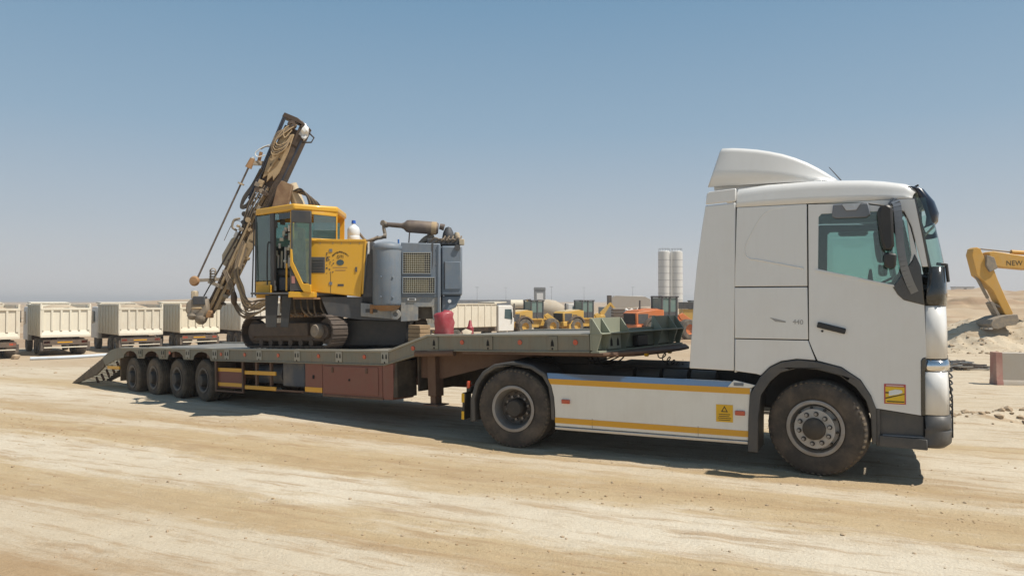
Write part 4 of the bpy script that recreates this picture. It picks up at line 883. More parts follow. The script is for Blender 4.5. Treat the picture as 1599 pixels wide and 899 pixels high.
# exhaust and pipework on top
mf = MB().lathe([(.04, .60), (.045, .86), (.06, .90), (.105, .95), (.112, 1.0), (.112, 1.46), (.095, 1.49), (.09, 1.50)], 36, (0, 0, 0), 'x').build('muffler', m_muff, D, loc=(0, -.6, 3.31), rot=(0, R(4.2), 0))
MB().lathe([(.1125, 1.38), (.114, 1.39), (.114, 1.465), (.1125, 1.47)], 36, (0, 0, 0), 'x').build('muffler_band', m_caked, mf)
MB().tube(spline([(.62, -.6, 3.27), (.56, -.6, 3.28), (.55, -.6, 3.2), (.57, -.6, 3.08), (.52, -.6, 3.04), (.42, -.6, 3.02), (.30, -.6, 2.95)], 24), .03, 12).build('exhaust_elbow', m_greyst, D)
MB().cyl((.53, -.66, 3.29), (.60, -.55, 3.26), .05, 14).cyl((.55, -.65, 3.06), (.60, -.65, 3.06), .045, 12).build('pipe_clamp', m_greyst, D, kind='stuff')
MB().tube(spline([(.14, -.7, 3.10), (.25, -.7, 2.98), (.36, -.68, 3.0), (.45, -.6, 3.05)], 14), .022, 8).build('breather_hose', m_hose, D)
for x in (1.0, 1.32): MB().bar((x, -.6, 3.2), (x-.02, -.6, 2.9), .03, .02).build('muffler_bracket', m_muff, D)
MB().tube(spline([(1.42, -.55, 3.08), (1.28, -.55, 3.02), (1.18, -.55, 2.92)], 10), .055, 14).build('exhaust_pipe', m_greyst, D)
MB().tube([(1.52, -.6, 3.24), (1.60, -.6, 3.22)], [.05, .06], 14).build('tail_stub', m_muff, D)
MB().box(1.30, 1.88, -.75, -.3, 2.90, 3.02).build('cooler_box', m_slate_dk, D, bevel=.02)
MB().lathe([(.10, 0), (.11, .03), (.09, .12), (.05, .20), (.001, .22)], 24, (1.67, -.55, 3.02), 'z').build('air_cleaner', m_slate_dk, D)
MB().lathe([(.05, 0), (.06, .05), (.04, .12), (.001, .13)], 16, (1.82, -.5, 3.02), 'z').build('pre_cleaner', m_cream, D)
MB().box(1.86, 1.95, -.85, -.7, 2.90, 3.0).build('yellow_junction_box', m_cream, D, bevel=.01)
MB().cyl((.82, -.8, 2.90), (.82, -.8, 2.99), .015).build('blue_valve', paint('valve_blue', (.03, .15, .45), .5, dust=0), D)
for k in range(5): MB().tube(spline([(1.35+.1*k, -.75, 2.95), (1.45+.1*k, -.82, 3.02-.02*(k % 2)), (1.56+.08*k, -.78, 2.98), (1.62+.07*k, -.7, 3.06)], 12), .014, 6).build('cooler_hose', m_hose, D)
# cab: C front left corner, A near corner, B rear right
Cc, Ac, Bc = (-1.69, -.45), (-.80, -1.30), (-.20, -.90)
def wall(P0, P1, quad, off=0., th=.03):   # quad in (fraction along the wall, z)
    d2 = Vector((P1[0]-P0[0], P1[1]-P0[1], 0)); n2 = Vector((d2.y, -d2.x, 0)).normalized()
    f = [Vector((P0[0], P0[1], 0))+d2*q[0]+n2*off+Vector((0, 0, q[1])) for q in quad]; b_ = [p_-n2*th for p_ in f]
    k = len(quad); mb = MB(); mb.add(f+b_, [tuple(range(k)), tuple(range(2*k-1, k-1, -1))]+[(i, i+k, (i+1) % k+k, (i+1) % k) for i in range(k)]); return mb
cabr = MB().prism([Cc, (-.85, -1.31), (-.19, -.92), (-.19, .05), (-1.69, .05)], 3.42, 3.53, 'z').build('cab_roof', m_yel, D, bevel=.03)
MB().prism([Cc, Ac, Bc, (-.2, 0), (-1.68, 0)], 2.02, 2.07, 'z').build('cab_floor', m_slate_dk, D)
bw = MB().prism([(-1.66, 2.07), (-.22, 2.07), (-.22, 3.42), (-1.66, 3.42)], -.02, .02, 'y', holes=[[(-1.60, 2.45), (-.30, 2.45), (-.30, 3.35), (-1.60, 3.35)]]).build('cab_back_wall', m_yel, D)
MB().box(-1.60, -.30, -.006, .006, 2.45, 3.35).build('cab_back_window', m_glass2, bw)
MB().box(-1.69, -1.665, -.44, .0, 2.07, 2.3).build('cab_front_sill', m_yel, D)
MB().box(-1.685, -1.675, -.44, .0, 2.3, 3.42).build('cab_front_window', m_glass2, D)
wall(Cc, Ac, [(0, 2.06), (.40, 2.06), (.42, 2.27), (0, 2.27)]).build('cab_sill', m_yel, D, bevel=.01)
wall(Cc, Ac, [(.015, 2.28), (.40, 2.28), (.38, 3.40), (.015, 3.40)], -.005, .012).build('cab_window', m_glass2, D)
wall(Cc, Ac, [(.40, 2.1), (.49, 2.1), (.47, 3.42), (.37, 3.42)], .004, .05).build('cab_pillar', m_slate_dk, D, bevel=.008)
wall(Cc, Ac, [(0, 2.06), (.03, 2.06), (.03, 3.42), (0, 3.42)], .004, .05).build('cab_pillar', m_slate_dk, D, bevel=.008)
wall(Cc, Ac, [(.49, 3.30), (.86, 3.30), (.88, 3.40), (.49, 3.40)], -.005, .012).build('roof_light_window', m_glass, D)
wall(Cc, Ac, [(.86, 2.05), (.90, 2.05), (.90, 3.42), (.86, 3.42)], .004, .05).build('door_post', m_yel, D, bevel=.008)
MB().tube(spline([(-1.32, -.86, 2.92), (-1.37, -.86, 2.86), (-1.37, -.86, 2.2), (-1.30, -.90, 2.12)], 20), .012, 8).build('grab_handle', m_black, D)
MB().tube([(-1.70, -.47, 3.3), (-1.72, -.5, 2.0)], .012, 8).build('cab_edge_tube', m_hoseblk, D)
# seat, controls and the dusty clutter behind the open doorway
m_clut = paint('dusty_controls', (.58, .60, .52), .8, dust=.5, scale=14, var=.35, bump=.6)
MB().prism([(-1.15, 2.45), (-.85, 2.45), (-.86, 3.22), (-1.1, 3.25)], -.35, -.25, 'y').build('seat_back', m_clut, D, bevel=.05)
MB().box(-1.25, -.9, -.75, -.35, 2.35, 2.47).build('seat_cushion', m_interior, D, bevel=.04)
for k in range(6): MB().cyl((-1.25+.06*k, -.62-.03*(k % 2), 2.5), (-1.24+.06*k, -.66, 2.72+.07*(k % 3)), .018, 8).build('control_lever', m_clut if k % 2 else m_white, D)
rnd = random.Random(6)
for k in range(34):
    x = rnd.uniform(-1.34, -.92); y = rnd.uniform(-.85, -.6); z = rnd.uniform(2.45, 3.25)
    MB().box(x, x+rnd.uniform(.03, .09), y, y+.04, z, z+rnd.uniform(.04, .16)).build('cab_fitting', rnd.choice((m_clut, m_clut, m_white, m_interior)), D, bevel=.01, rot=(0, 0, 0))
MB().box(-1.2, -1.0, -.8, -.6, 2.10, 2.34).build('blue_canister', m_blue, D, bevel=.03)
MB().box(-.98, -.85, -.85, -.7, 2.10, 2.3).build('red_canister', m_redpl, D, bevel=.03)
MB().box(-1.5, -.6, -.2, -.1, 2.1, 2.9).build('control_console', m_interior, D, bevel=.04)
# rear side window wall
wall(Ac, Bc, [(.42, 2.98), (.97, 2.98), (.97, 3.36), (.42, 3.38)], -.005, .012).build('rear_window', m_glassdk, D)
wall(Ac, Bc, [(.965, 2.9), (1.0, 2.9), (1.0, 3.42), (.965, 3.42)], .004, .05).build('rear_pillar', m_yel, D, bevel=.008)
wall(Ac, Bc, [(.36, 2.93), (1.0, 2.93), (1.0, 2.975), (.36, 2.975)], .004, .03).build('window_sill', m_yel, D, bevel=.005)
wall(Ac, Bc, [(.36, 3.37), (1.0, 3.36), (1.0, 3.42), (.36, 3.42)], .004, .03).build('window_head', m_yel, D, bevel=.005)
# open door leaf, standing out from the near corner
P0, P1 = (-.885, -1.30), (-.555, -1.345)
dr = wall(P0, P1, [(0, 3.22), (1, 3.20), (1, 3.40), (0, 3.42)], .01, .04).build('door', m_slate_dk, D, bevel=.008)
wall(P0, P1, [(0, 2.65), (.06, 2.65), (.06, 3.22), (0, 3.22)], .01, .04).build('door_frame', m_slate_dk, dr)
wall(P0, P1, [(.92, 2.20), (1, 2.20), (1, 3.2), (.92, 3.2)], .01, .04).build('door_stile', m_slate_dk, dr)
wall(P0, P1, [(.07, 2.62), (.58, 2.25), (.91, 2.21), (.91, 3.21), (.07, 3.21)], -.005, .012).build('door_glass', glass('door_glass_tint', (.55, .70, .50), .9, dusty=.2), dr)
wall(P0, P1, [(-.03, 2.78), (.06, 2.78), (.10, 2.58), (.62, 2.22), (1.02, 2.20), (1.02, 2.07), (.66, 2.08), (.52, 2.14), (-.03, 2.52)], .016, .04).build('door_lower_frame', m_yel, dr, bevel=.006)
wall(P0, P1, [(-.03, 2.10), (-.03, 2.50), (.50, 2.13), (.56, 2.10)], .005, .03).build('door_kick_panel', m_slate_dk, dr)
wall(P0, P1, [(.05, 2.22), (.22, 2.22), (.22, 2.34), (.05, 2.34)], .009, .004).build('door_red_sticker', paint('sticker_faded_red', (.45, .2, .18), .5, dust=.1), dr)
MB().box(-.98, -.955, -1.25, -1.22, 2.1, 2.55).build('doorway_rail', m_yel, D)
MB().box(-.92, -.5, -1.33, -1.1, 1.99, 2.08).build('door_step', m_yel, D, bevel=.01)
MB().box(-.85, -.45, -1.3, -1.0, 1.96, 1.99).build('step_underside', m_rust, D)
# entry platform and its two support plates
MB().box(-1.52, -.86, -1.33, -.8, 2.04, 2.07).build('platform', m_slate_dk, D, bevel=.006)
MB().prism([(-1.30, 1.50), (-1.13, 1.50), (-1.10, 2.03), (-1.31, 2.03)], -1.24, -1.21, 'y').build('support_plate', m_support, D, bevel=.006)
MB().prism([(-1.06, 1.50), (-.94, 1.50), (-.88, 2.03), (-1.04, 2.03)], -1.24, -1.21, 'y').build('support_plate', m_support, D, bevel=.006)
MB().box(-1.52, -1.3, -1.0, -.6, 1.98, 2.2).build('front_skirt', m_yel, D, bevel=.01)
# boom behind the cab
MB().tube([(-1.05, .55, 3.45), (-1.30, .55, 4.12)], [.13, .11], 20).build('boom_cylinder', m_cream, D)
MB().prism([(-1.62, 3.55), (-1.35, 3.5), (-1.22, 4.08), (-1.42, 4.16), (-1.50, 4.05)], .30, .42, 'y').build('boom_plate', m_brownc, D, bevel=.01)
MB().tube([(-1.0, .5, 3.0), (-1.95, .7, 3.0)], .12, 16).build('boom_arm', m_cream, D)
MB().prism([(-1.5, 3.5), (-.8, 3.5), (-.85, 3.62), (-1.2, 3.7), (-1.45, 3.66)], .3, .8, 'y').build('boom_head', m_caked, D, bevel=.02)
for k in range(7):
    x = -1.12+.035*k
    MB().tube(spline([(x-.12, .45, 3.98-.01*k), (x+.03, .4, 4.02-.03*k), (x+.16, .38, 3.85-.02*k), (x+.22, .4, 3.55)], 18), .016, 7).build('boom_hose', m_hose if k % 2 else m_hoseblk, D)
# mast, in its own frame: x across, z along
B0, B1 = Vector((-2.86, .6, 1.62)), Vector((-1.18, .6, 5.36))
ma = math.atan2(B1.x-B0.x, B1.z-B0.z); ML = (B1-B0).length
ms = MB().prism([(.14, 1.2), (.20, 1.2), (.27, 2.9), (.27, ML-.1), (.10, ML), (.10, 2.3)], -.13, .13, 'y').build('mast', m_mastbrown, D, bevel=.008, loc=B0, rot=(0, ma, 0))
# parallel feed rails of the lower mast
for x0, x1, z0, z1, m_, y0 in ((-.06, -.02, .15, 2.3, m_mastbrown, -.10), (-.01, .05, .05, 2.7, m_caked, -.12), (.06, .085, .1, 2.6, m_mastbrown, -.09), (.095, .155, .2, 2.75, m_caked, -.13), (.165, .20, .5, 2.4, m_rust, -.10)):
    MB().prism([(x0, z0), (x1, z0+.03), (x1+.03*(z1/2.5), z1), (x0+.03*(z1/2.5), z1-.04)], y0, .10, 'y').build('feed_rail', m_, ms, bevel=.005)
for k in range(9): MB().box(-.07, .21, -.06, .06, .35+.26*k, .39+.26*k).build('rail_tie', m_mastbrown, ms)
MB().box(-.16, .12, -.10, .12, 2.6, ML-.2).build('upper_beam', m_mastbrown, ms, bevel=.01)
MB().prism([(-.10, 2.80), (-.04, 2.90), (.0, 2.76), (.05, 2.92), (.10, 2.84), (.14, 3.02), (.13, 3.45), (.09, 3.80), (.0, 3.76), (-.06, 3.86), (-.13, 3.52), (-.15, 3.2)], -.17, -.13, 'y').build('cradle_plate', m_caked, ms, bevel=.01)
for x, z in ((-.05, 3.1), (.04, 3.25), (.0, 3.5), (-.06, 3.35), (.08, 3.6)): MB().cyl((x, -.185, z), (x, -.168, z), .022, 10).build('plate_bolt', m_mastbrown, ms)
MB().bar((-.05, -.185, 2.95), (.06, -.185, 3.7), .035, .03).build('plate_rib', m_caked, ms)
for x in (-.235, -.20): MB().cyl((x+.06, -.13, 2.35), (x, -.13, ML-.05), .019, 12).build('hydraulic_tube', m_pipe, ms)
MB().cyl((.235, -.16, 2.3), (.262, -.16, 3.75), .020, 12).build('hydraulic_cylinder', m_pipe, ms)
MB().cyl((.23, -.16, 2.1), (.245, -.16, 2.9), .032, 14).build('cylinder_barrel', m_mastbrown, ms)
MB().prism([(-.26, ML-.09), (.02, ML-.08), (.25, ML-.16), (.27, ML-.06), (.02, ML+.01), (-.25, ML)], -.15, .15, 'y').build('mast_cap', m_mastbrown, ms, bevel=.012)
MB().box(.10, .26, -.14, .1, ML-.5, ML-.12).build('cap_block', m_mastbrown, ms, bevel=.015)
MB().grid([[(.17+.035*i+.02*math.sin(3*i+j), -.16+.03*math.sin(2*j+i), ML-.02-.06*j-.02*i) for i in range(5)] for j in range(5)]).build('pale_rag', m_white, ms, solid=.012)
MB().tube([(.27, -.1, ML-.14), (.43, -.1, ML-.20), (.42, -.1, ML-.30), (.22, -.1, ML-.40)], .015, 8).build('cap_hook', m_hoseblk, ms)
MB().lathe([(.02, -.05), (.08, -.04), (.065, 0), (.08, .04), (.02, .05)], 20, (-.02, -.16, ML-.16)).build('rope_sheave', m_mastbrown, ms)
rnd = random.Random(8)
def mh(pts, r, mat, nm='mast_hose'): MB().tube(spline(pts, 26), r, 7).build(nm, mat, ms)
mh([(-.02, -.18, 3.95), (-.10, -.22, 3.80), (-.02, -.24, 3.66), (.03, -.2, 3.85)], .012, m_caked)
for k in range(6): mh([(.06-.03*k, -.18, 3.98-.03*k), (-.02-.035*k, -.22, 3.82-.03*k), (-.12-.01*k, -.24, 3.62-.04*k), (-.20+.02*k, -.2, 3.46-.05*k)], .011, m_hose if k % 3 else m_caked)
for k in range(5): mh([(-.20, -.19, 3.58-.04*k), (-.08, -.25, 3.48-.05*k), (.03+.01*k, -.24, 3.58-.03*k), (.06, -.2, 3.75)], .011, m_hose if k % 2 else m_caked)
mh([(-.2, -.2, 3.45), (-.33, -.2, 3.32), (-.40, -.2, 3.18), (-.33, -.2, 3.13), (-.22, -.2, 3.22)], .010, m_white, 'pale_hose')
mh([(-.2, -.2, 3.40), (-.28, -.2, 3.36), (-.34, -.2, 3.28)], .010, m_hose)
for k in range(5): mh([(-.16-.008*k, -.1-.02*k, 2.95), (-.18-.012*k, -.12, 2.62), (-.235-.010*k, -.12, 2.34), (-.235, -.12, 2.20-.015*k), (-.17+.01*k, -.12, 2.24), (-.13, -.1, 2.5)], .021, m_hoseblk, 'thick_hose')
mh([(-.145, -.1, 3.5), (-.15, -.12, 3.0), (-.185, -.12, 2.5)], .026, m_hoseblk, 'thick_hose')
# drilling carriage: many small fittings below the hose loop
rnd = random.Random(17)
for k in range(26):
    z = rnd.uniform(1.75, 2.75); x = rnd.uniform(-.14, .10); a = rnd.uniform(.02, .05)
    m_ = rnd.choice((m_mastbrown, m_mastbrown, m_greyst, m_hoseblk, m_caked))
    if k % 2: MB().cyl((x, -.13, z), (x, -.17-.04*rnd.random(), z), a, 12).build('fitting', m_, ms)
    else: MB().box(x-a, x+a, -.20, -.12, z-a*.8, z+a*.8).build('valve_block', m_, ms, bevel=.006)
for k in range(7): mh([(-.12+.03*k, -.16, 2.7), (-.14+.03*k+.03*rnd.random(), -.21, 2.4), (-.10+.02*k, -.2, 2.1), (-.06+.02*k, -.15, 1.8)], .010, m_hoseblk if k % 2 else m_hose)
mh([(-.16, -.15, 1.95), (-.24, -.16, 1.88), (-.22, -.16, 1.75), (-.12, -.15, 1.72)], .022, m_greyst, 'swivel_pipe')
MB().cyl((-.16, -.16, .28), (-.03, -.16, 2.2), .012, 8).build('feed_cable', m_hoseblk, ms)
MB().cyl((-.135, -.14, .6), (-.0, -.14, 2.35), .008, 8).build('feed_cable', m_mastbrown, ms)
MB().prism([(-.27, 1.18), (-.20, 1.02), (-.08, 1.0), (-.06, 1.5), (-.14, 1.62), (-.24, 1.55)], .12, .34, 'y').build('dust_hood', m_cream, ms, bevel=.03)
MB().box(-.20, -.08, .05, .25, 1.58, 1.70).build('hood_cap', m_white, ms, bevel=.01)
MB().tube(spline([(-.30, .0, 1.45), (-.30, .0, 1.75), (-.26, .0, 1.88), (-.15, .0, 1.9)], 16), .006, 6).build('thin_cable', m_hose, ms)
MB().prism([(.18, 1.2), (.27, 1.3), (.29, 1.75), (.20, 1.95), (.12, 1.7)], -.17, -.13, 'y').build('side_plate', m_caked, ms, bevel=.012)
MB().prism([(.14, .70), (.27, .85), (.28, 1.3), (.16, 1.4)], -.15, -.10, 'y').build('lower_side_plate', m_caked, ms, bevel=.012)
for k in range(8):
    z = .5+.16*k; MB().box(.15, .24+.03*(k % 3), -.17, -.08, z, z+.06).build('bracket', rnd.choice((m_caked, m_greyst, m_mastbrown)), ms, bevel=.008)
# foot of the mast
ft = MB().prism([(-3.16, 1.74), (-3.10, 1.66), (-2.80, 1.64), (-2.74, 1.78), (-2.77, 1.97), (-3.05, 1.98), (-3.14, 1.90)], .36, .66, 'y').build('dust_pot', m_greyst, D, bevel=.03)
MB().box(-3.02, -2.80, .34, .50, 1.86, 2.02).build('dust_pot_lid', m_slate_dk, ft, bevel=.015)
MB().box(-3.06, -2.96, .36, .5, 1.98, 2.12).build('dust_pot_neck', m_cream, ft, bevel=.02)
MB().lathe([(.11, .05), (.12, 0), (.09, -.08), (.04, -.12), (.001, -.12)], 18, (-2.90, .45, 1.62), 'z').build('drill_bit_guide', m_greyst, ft)
MB().lathe([(.09, .05), (.10, 0), (.06, -.07), (.001, -.08)], 14, (-3.04, .42, 1.66), 'z').build('guide_bush', m_greyst, ft)
MB().box(-2.80, -2.69, .38, .52, 1.62, 1.76).build('guide_clamp', m_rust, ft, bevel=.012)
MB().lathe([(.125, 0), (.135, .02), (.125, .04)], 20, (-2.95, .45, 1.78), 'z').build('clamp_ring', m_caked, ft)
MB().box(-.2, .1, -.16, -.1, .62, .68).build('cross_arm', m_greyst, ms)
for k in range(4): MB().lathe([(.045, -.02), (.065, 0), (.045, .02)], 14, (-.14-.02*k, -.15, .72+.045*k)).build('hose_coil', m_greyst, ms)
# drill rod standing clear of the mast on its arms
r0, r1 = Vector((-2.95, .4, 2.36)), Vector((-2.04, .4, 4.42))
rd = MB().cyl(r0, r1, .017, 10).build('drill_rod', m_muff, D)
dd = (r1-r0).normalized()
MB().lathe([(.001, -.055), (.07, -.05), (.095, 0), (.07, .05), (.001, .055)], 20, (-3.0, .38, 2.30)).build('rod_end_bush', m_rust, rd)
MB().cyl(r1-dd*.02, r1+dd*.17, .062, 14, .045).build('rod_chuck', m_rust, rd)
MB().cyl(r1-dd*.36, r1-dd*.33, .06, 16).build('rod_collar', m_cream, rd)
MB().bar(r1+dd*.08, r1+dd*.08+Vector((.30, .15, .02)), .06, .08).build('rod_arm', m_greyst, rd)
MB().bar(r1+dd*.06+Vector((.12, .08, 0)), r1+dd*.06+Vector((.18, .08, .24)), .05, .05).build('rod_arm_lever', m_rust, rd)
MB().cyl(r1+dd*.16, r1+dd*.16+Vector((.03, 0, .03)), .03, 10).build('rod_cap', m_white, rd)
MB().bar(r0+Vector((.0, 0, -.05)), r0+Vector((.40, .15, -.02)), .05, .06).build('lower_rod_arm', m_greyst, rd)
# hose bundle sagging from the mast to the chassis
for k in range(14):
    a = rnd.uniform(-.06, .06); b_ = rnd.uniform(-.12, .10)
    MB().tube(spline([(-2.10+a, .35, 2.95+b_), (-2.22+a, .30, 2.45+b_), (-2.18+a+.02*k*.4, .25, 2.15+a), (-2.0+a, .2, 1.93-.015*k+b_*.5), (-1.75, .1, 1.85+b_), (-1.45, 0, 1.98+a)], 28), .0125+.004*(k % 3 == 0), 7).build('sagging_hose', m_hose if k % 3 else m_caked, D)
for k in range(6):
    a = rnd.uniform(-.05, .05)
    MB().tube(spline([(-2.45+a, .35, 2.5), (-2.30+a, .30, 2.15+a), (-2.25+a, .28, 1.9), (-2.05+a, .2, 1.72-.02*k), (-1.7, .1, 1.76), (-1.45, 0, 1.9)], 24), .012, 7).build('sagging_hose', m_hose, D)
MB().lathe([(.001, -.14), (.05, -.08), (.06, .02), (.03, .12), (.001, .13)], 14, (-2.24, .22, 1.98), 'z').build('hose_weight', m_mastbrown, D)
for k in range(5): MB().tube([(-2.55+.04*k, .42, 2.2+.1*k), (-2.10+.02*k, .40, 3.2+.05*k)], .016, 6).build('tan_conduit', m_caked, D)

# water jug on the hood
jg = MB().lathe([(.001, 0), (.095, 0), (.105, .02), (.105, .09), (.10, .10), (.105, .11), (.105, .20), (.09, .24), (.045, .275), (.03, .29), (.03, .32), (.001, .32)], 32, ax='z').build('water_jug', paint('frosted_white_plastic', (.72, .75, .78), .35, dust=.05), loc=Dm.inverted() @ Vector((.05, -.75, 2.955)))
MB().lathe([(.001, .365), (.032, .36), (.036, .32), (.036, .305)], 20, ax='z').build('jug_cap', paint('cap_blue', (.03, .12, .5), .4, dust=0), jg)
tag(jg, 'white plastic water jug with blue cap standing on the yellow hood of the drill rig', 'water jug')
# ------------------------------------------------------------------ background machines and buildings
def gz(x, y): return float(terrain(np.array(float(x)), np.array(float(y))))
m_bwhite = paint('tipper_cream_white', (.72, .66, .52), .55, dust=.25, dcol=(.55, .44, .30), scale=1.5, var=.03, streak=.06)
m_bdark = paint('undercarriage_dust', (.07, .06, .055), .85, dust=.5, dcol=(.25, .19, .14), scale=4)
m_bshade = paint('rear_chassis_brown', (.10, .075, .06), .85, dust=.45, dcol=(.22, .16, .11))
m_btyre = paint('old_dusty_tyre', (.06, .055, .05), .9, dust=.5, dcol=(.28, .23, .17))
m_bcab = paint('cab_white', (.72, .71, .68), .45, dust=.15)
m_bglass = paint('dark_window', (.05, .09, .10), .15, dust=.05)
m_loader = paint('loader_yellow', (.58, .34, .05), .5, dust=.3, dcol=(.5, .38, .18), scale=1.5)
m_loadcream = paint('loader_sunlit_top', (.62, .50, .30), .6, dust=.3)  # hood tops: sunlight put into the colour as a paler yellow
m_lglass = paint('loader_tinted_glazing', (.12, .20, .19), .12, dust=.15)
m_orange = paint('loader_orange', (.58, .15, .03), .5, dust=.2, scale=1.5)
m_bgrey = paint('far_grey_steel', (.20, .22, .24), .6, dust=.2)
m_conc = paint('pale_concrete', (.44, .40, .35), .9, dust=.3, scale=3, bump=.3)
def bwheel(parent, x, y, r=.52, w=.3, mat=None, hub=None):
    t = MB().lathe([(r*.5, -w/2), (r*.9, -w/2), (r, -w*.35), (r, w*.35), (r*.9, w/2), (r*.5, w/2)], 28).build('wheel', mat or m_btyre, parent, loc=(x, y, r))
    MB().lathe([(r*.52, -w*.45), (r*.45, -w*.2), (.001, -w*.2)], 20).lathe([(r*.52, w*.45), (r*.45, w*.2), (.001, w*.2)], 20).build('hub', hub or m_bgrey, t, kind='stuff')
    return t
def dumper():
    t = thing('dump_truck', 'x', 'dump truck')
    # tipping body with ribbed tailgate
    b = MB().box(.05, 5.3, 1.20, 1.27, 1.2, 3.12).box(.05, 5.3, -1.27, -1.20, 1.2, 3.12).box(.05, 5.3, -1.2, 1.2, 1.15, 1.22).box(5.2, 5.3, -1.2, 1.2, 1.2, 3.2).build('tipper_body', m_bwhite, t, kind='stuff')
    MB().prism([(5.2, 3.12), (6.6, 3.22), (6.6, 3.3), (5.2, 3.25)], -1.1, 1.1, 'y').build('canopy', m_bwhite, t)
    tg = MB().box(-.02, .05, -1.28, 1.28, 1.35, 2.92).build('tailgate', m_bwhite, t, bevel=.01)
    MB().box(-.10, -.02, -1.34, 1.34, 2.80, 2.93).build('tailgate_top_rail', m_bwhite, tg, bevel=.01)
    MB().box(-.12, -.02, -1.34, 1.34, 1.15, 1.30).build('tailgate_sill', m_bwhite, tg, bevel=.01)
    MB().prism([(-.02, 1.30), (-.02, 1.55), (-.10, 1.30)], -1.28, 1.28, 'y').build('tailgate_shelf', m_bwhite, tg)
    for k in range(6):
        y = -1.22+2.44*k/5; MB().box(-.09, -.021, y-.055, y+.055, 1.55, 2.80).build('tailgate_rib', m_bwhite, tg)
    for s in (-1, 1):
        MB().box(-.08, .12, s*1.31-.05, s*1.31+.05, 1.2, 3.18).build('corner_post', m_bwhite, t, bevel=.01)
        for k in range(7): MB().box(.5+.7*k, .58+.7*k, s*1.29-.025, s*1.29+.025, 1.25, 3.08).build('side_rib', m_bwhite, b)
        MB().box(.1, 5.3, s*1.30-.04, s*1.30+.04, 3.06, 3.14).build('top_rail', m_bwhite, b)
        MB().box(-.1, -.06, s*1.0-.16, s*1.0+.16, .78, .92).build('tail_lamp', m_red, t)
        MB().box(-.05, -.02, s*1.02-.3, s*1.02+.3, .35, .85).build('mud_flap', m_bdark, t)
        for x in (1.1, 2.45): bwheel(t, x, s*.98, .52, .55)
        bwheel(t, 6.1, s*1.05, .52, .32)
    MB().box(-.1, .02, -1.2, 1.2, .68, .98).build('rear_cross_member', m_bshade, t)
    MB().box(-.11, -.1, -.35, .45, .80, .87).build('rear_plate', m_orangeband, t)
    MB().box(-.14, -.05, -1.15, 1.15, .50, .56).build('underrun_bar', m_bwhite, t)
    MB().box(.1, 6.9, -.42, .42, .75, 1.12).build('chassis', m_bdark, t)
    c = MB().prism([(5.55, .75), (7.35, .75), (7.4, 1.6), (7.2, 2.9), (7.0, 2.98), (5.6, 2.98)], -1.22, 1.22, 'y').build('cab', m_bcab, t, bevel=.06)
    for s in (-1, 1):
        MB().prism([(6.25, 1.85), (7.15, 1.75), (7.05, 2.65), (6.3, 2.65)], s*1.225-.01, s*1.225+.01, 'y').build('cab_window', m_bglass, c)
        MB().box(7.1, 7.25, s*1.45-.08, s*1.45+.08, 1.9, 2.7).build('mirror', m_bdark, c, bevel=.02)
    MB().box(7.30, 7.36, -1.0, 1.0, 1.75, 2.7).build('windscreen', m_bglass, c)
    MB().box(5.35, 5.5, -1.0, 1.0, .8, 2.7).build('exhaust_stack_guard', m_bshade, t)
    return t
base = dumper()
ang_ = math.atan2(.75, -.65)
spots = [(-30.75, 41.8, 'white dump truck cut off by the left edge of the photo, tailgate towards camera'),
         (-28.42, 45.0, 'white dump truck whose whole ribbed tailgate shows at left, second from the photo edge'),
         (-25.3, 48.0, 'white dump truck parked above the trailer ramp, third from the left edge'),
         (-22.9, 51.5, 'white dump truck directly behind the foot of the drill mast'),
         (-20.0, 55.0, 'white dump truck half hidden by hoses, just left of the drill cab steps'),
         (-16.6, 58.5, 'farthest white dump truck of the row, glimpsed behind the drill cab steps')]
GR = 'white dump trucks parked in a row behind the trailer'
for i, (x, y, lb) in enumerate(spots):
    o = base if i == 0 else copy_tree(base)
    jit = R([0, 0, 1.5, -1, 1, 0][i])
    cx, cy = x+.75*1.3, y+.65*1.3
    o.location = (cx, cy, gz(cx, cy)-.02); o.rotation_euler = (0, 0, ang_+jit); tag(o, lb, 'dump truck', GR)
    tone = paint('tipper_tone_%d' % i, [(.70, .65, .54), (.73, .69, .58), (.66, .62, .52), (.72, .66, .52), (.69, .66, .58), (.68, .62, .5)][i], .55, dust=[.3, .18, .35, .22, .3, .25][i], dcol=(.52, .42, .30), scale=1.2, var=.03, streak=[.16, .05, .2, .1, .14, .1][i])
    def retone(q):
        for ch in q.children:
            if ch.type == 'MESH' and ch.data.materials and ch.data.materials[0] is m_bwhite:
                ch.material_slots[0].link = 'OBJECT'; ch.material_slots[0].material = tone
            retone(ch)
    retone(o)
    if i % 2 == 0:
        hb_ = MB(); rr_ = random.Random(i+40)
        hb_.grid([[(.5+.45*a, -1.15+.23*b_, 2.75+.35*math.sin(a*.3+.4)*math.sin(b_*.31)+.08*rr_.random()) for b_ in range(11)] for a in range(11)]).build('sand_load', m_sand, o)
o = copy_tree(base); o.location = (-6.15, 61, gz(-6.2, 61)); o.rotation_euler = (0, 0, math.atan2(.66, .75)); tag(o, 'cream dump truck seen side on between the red drum and the yellow loaders', 'dump truck', None)
if 'group' in o: del o['group']

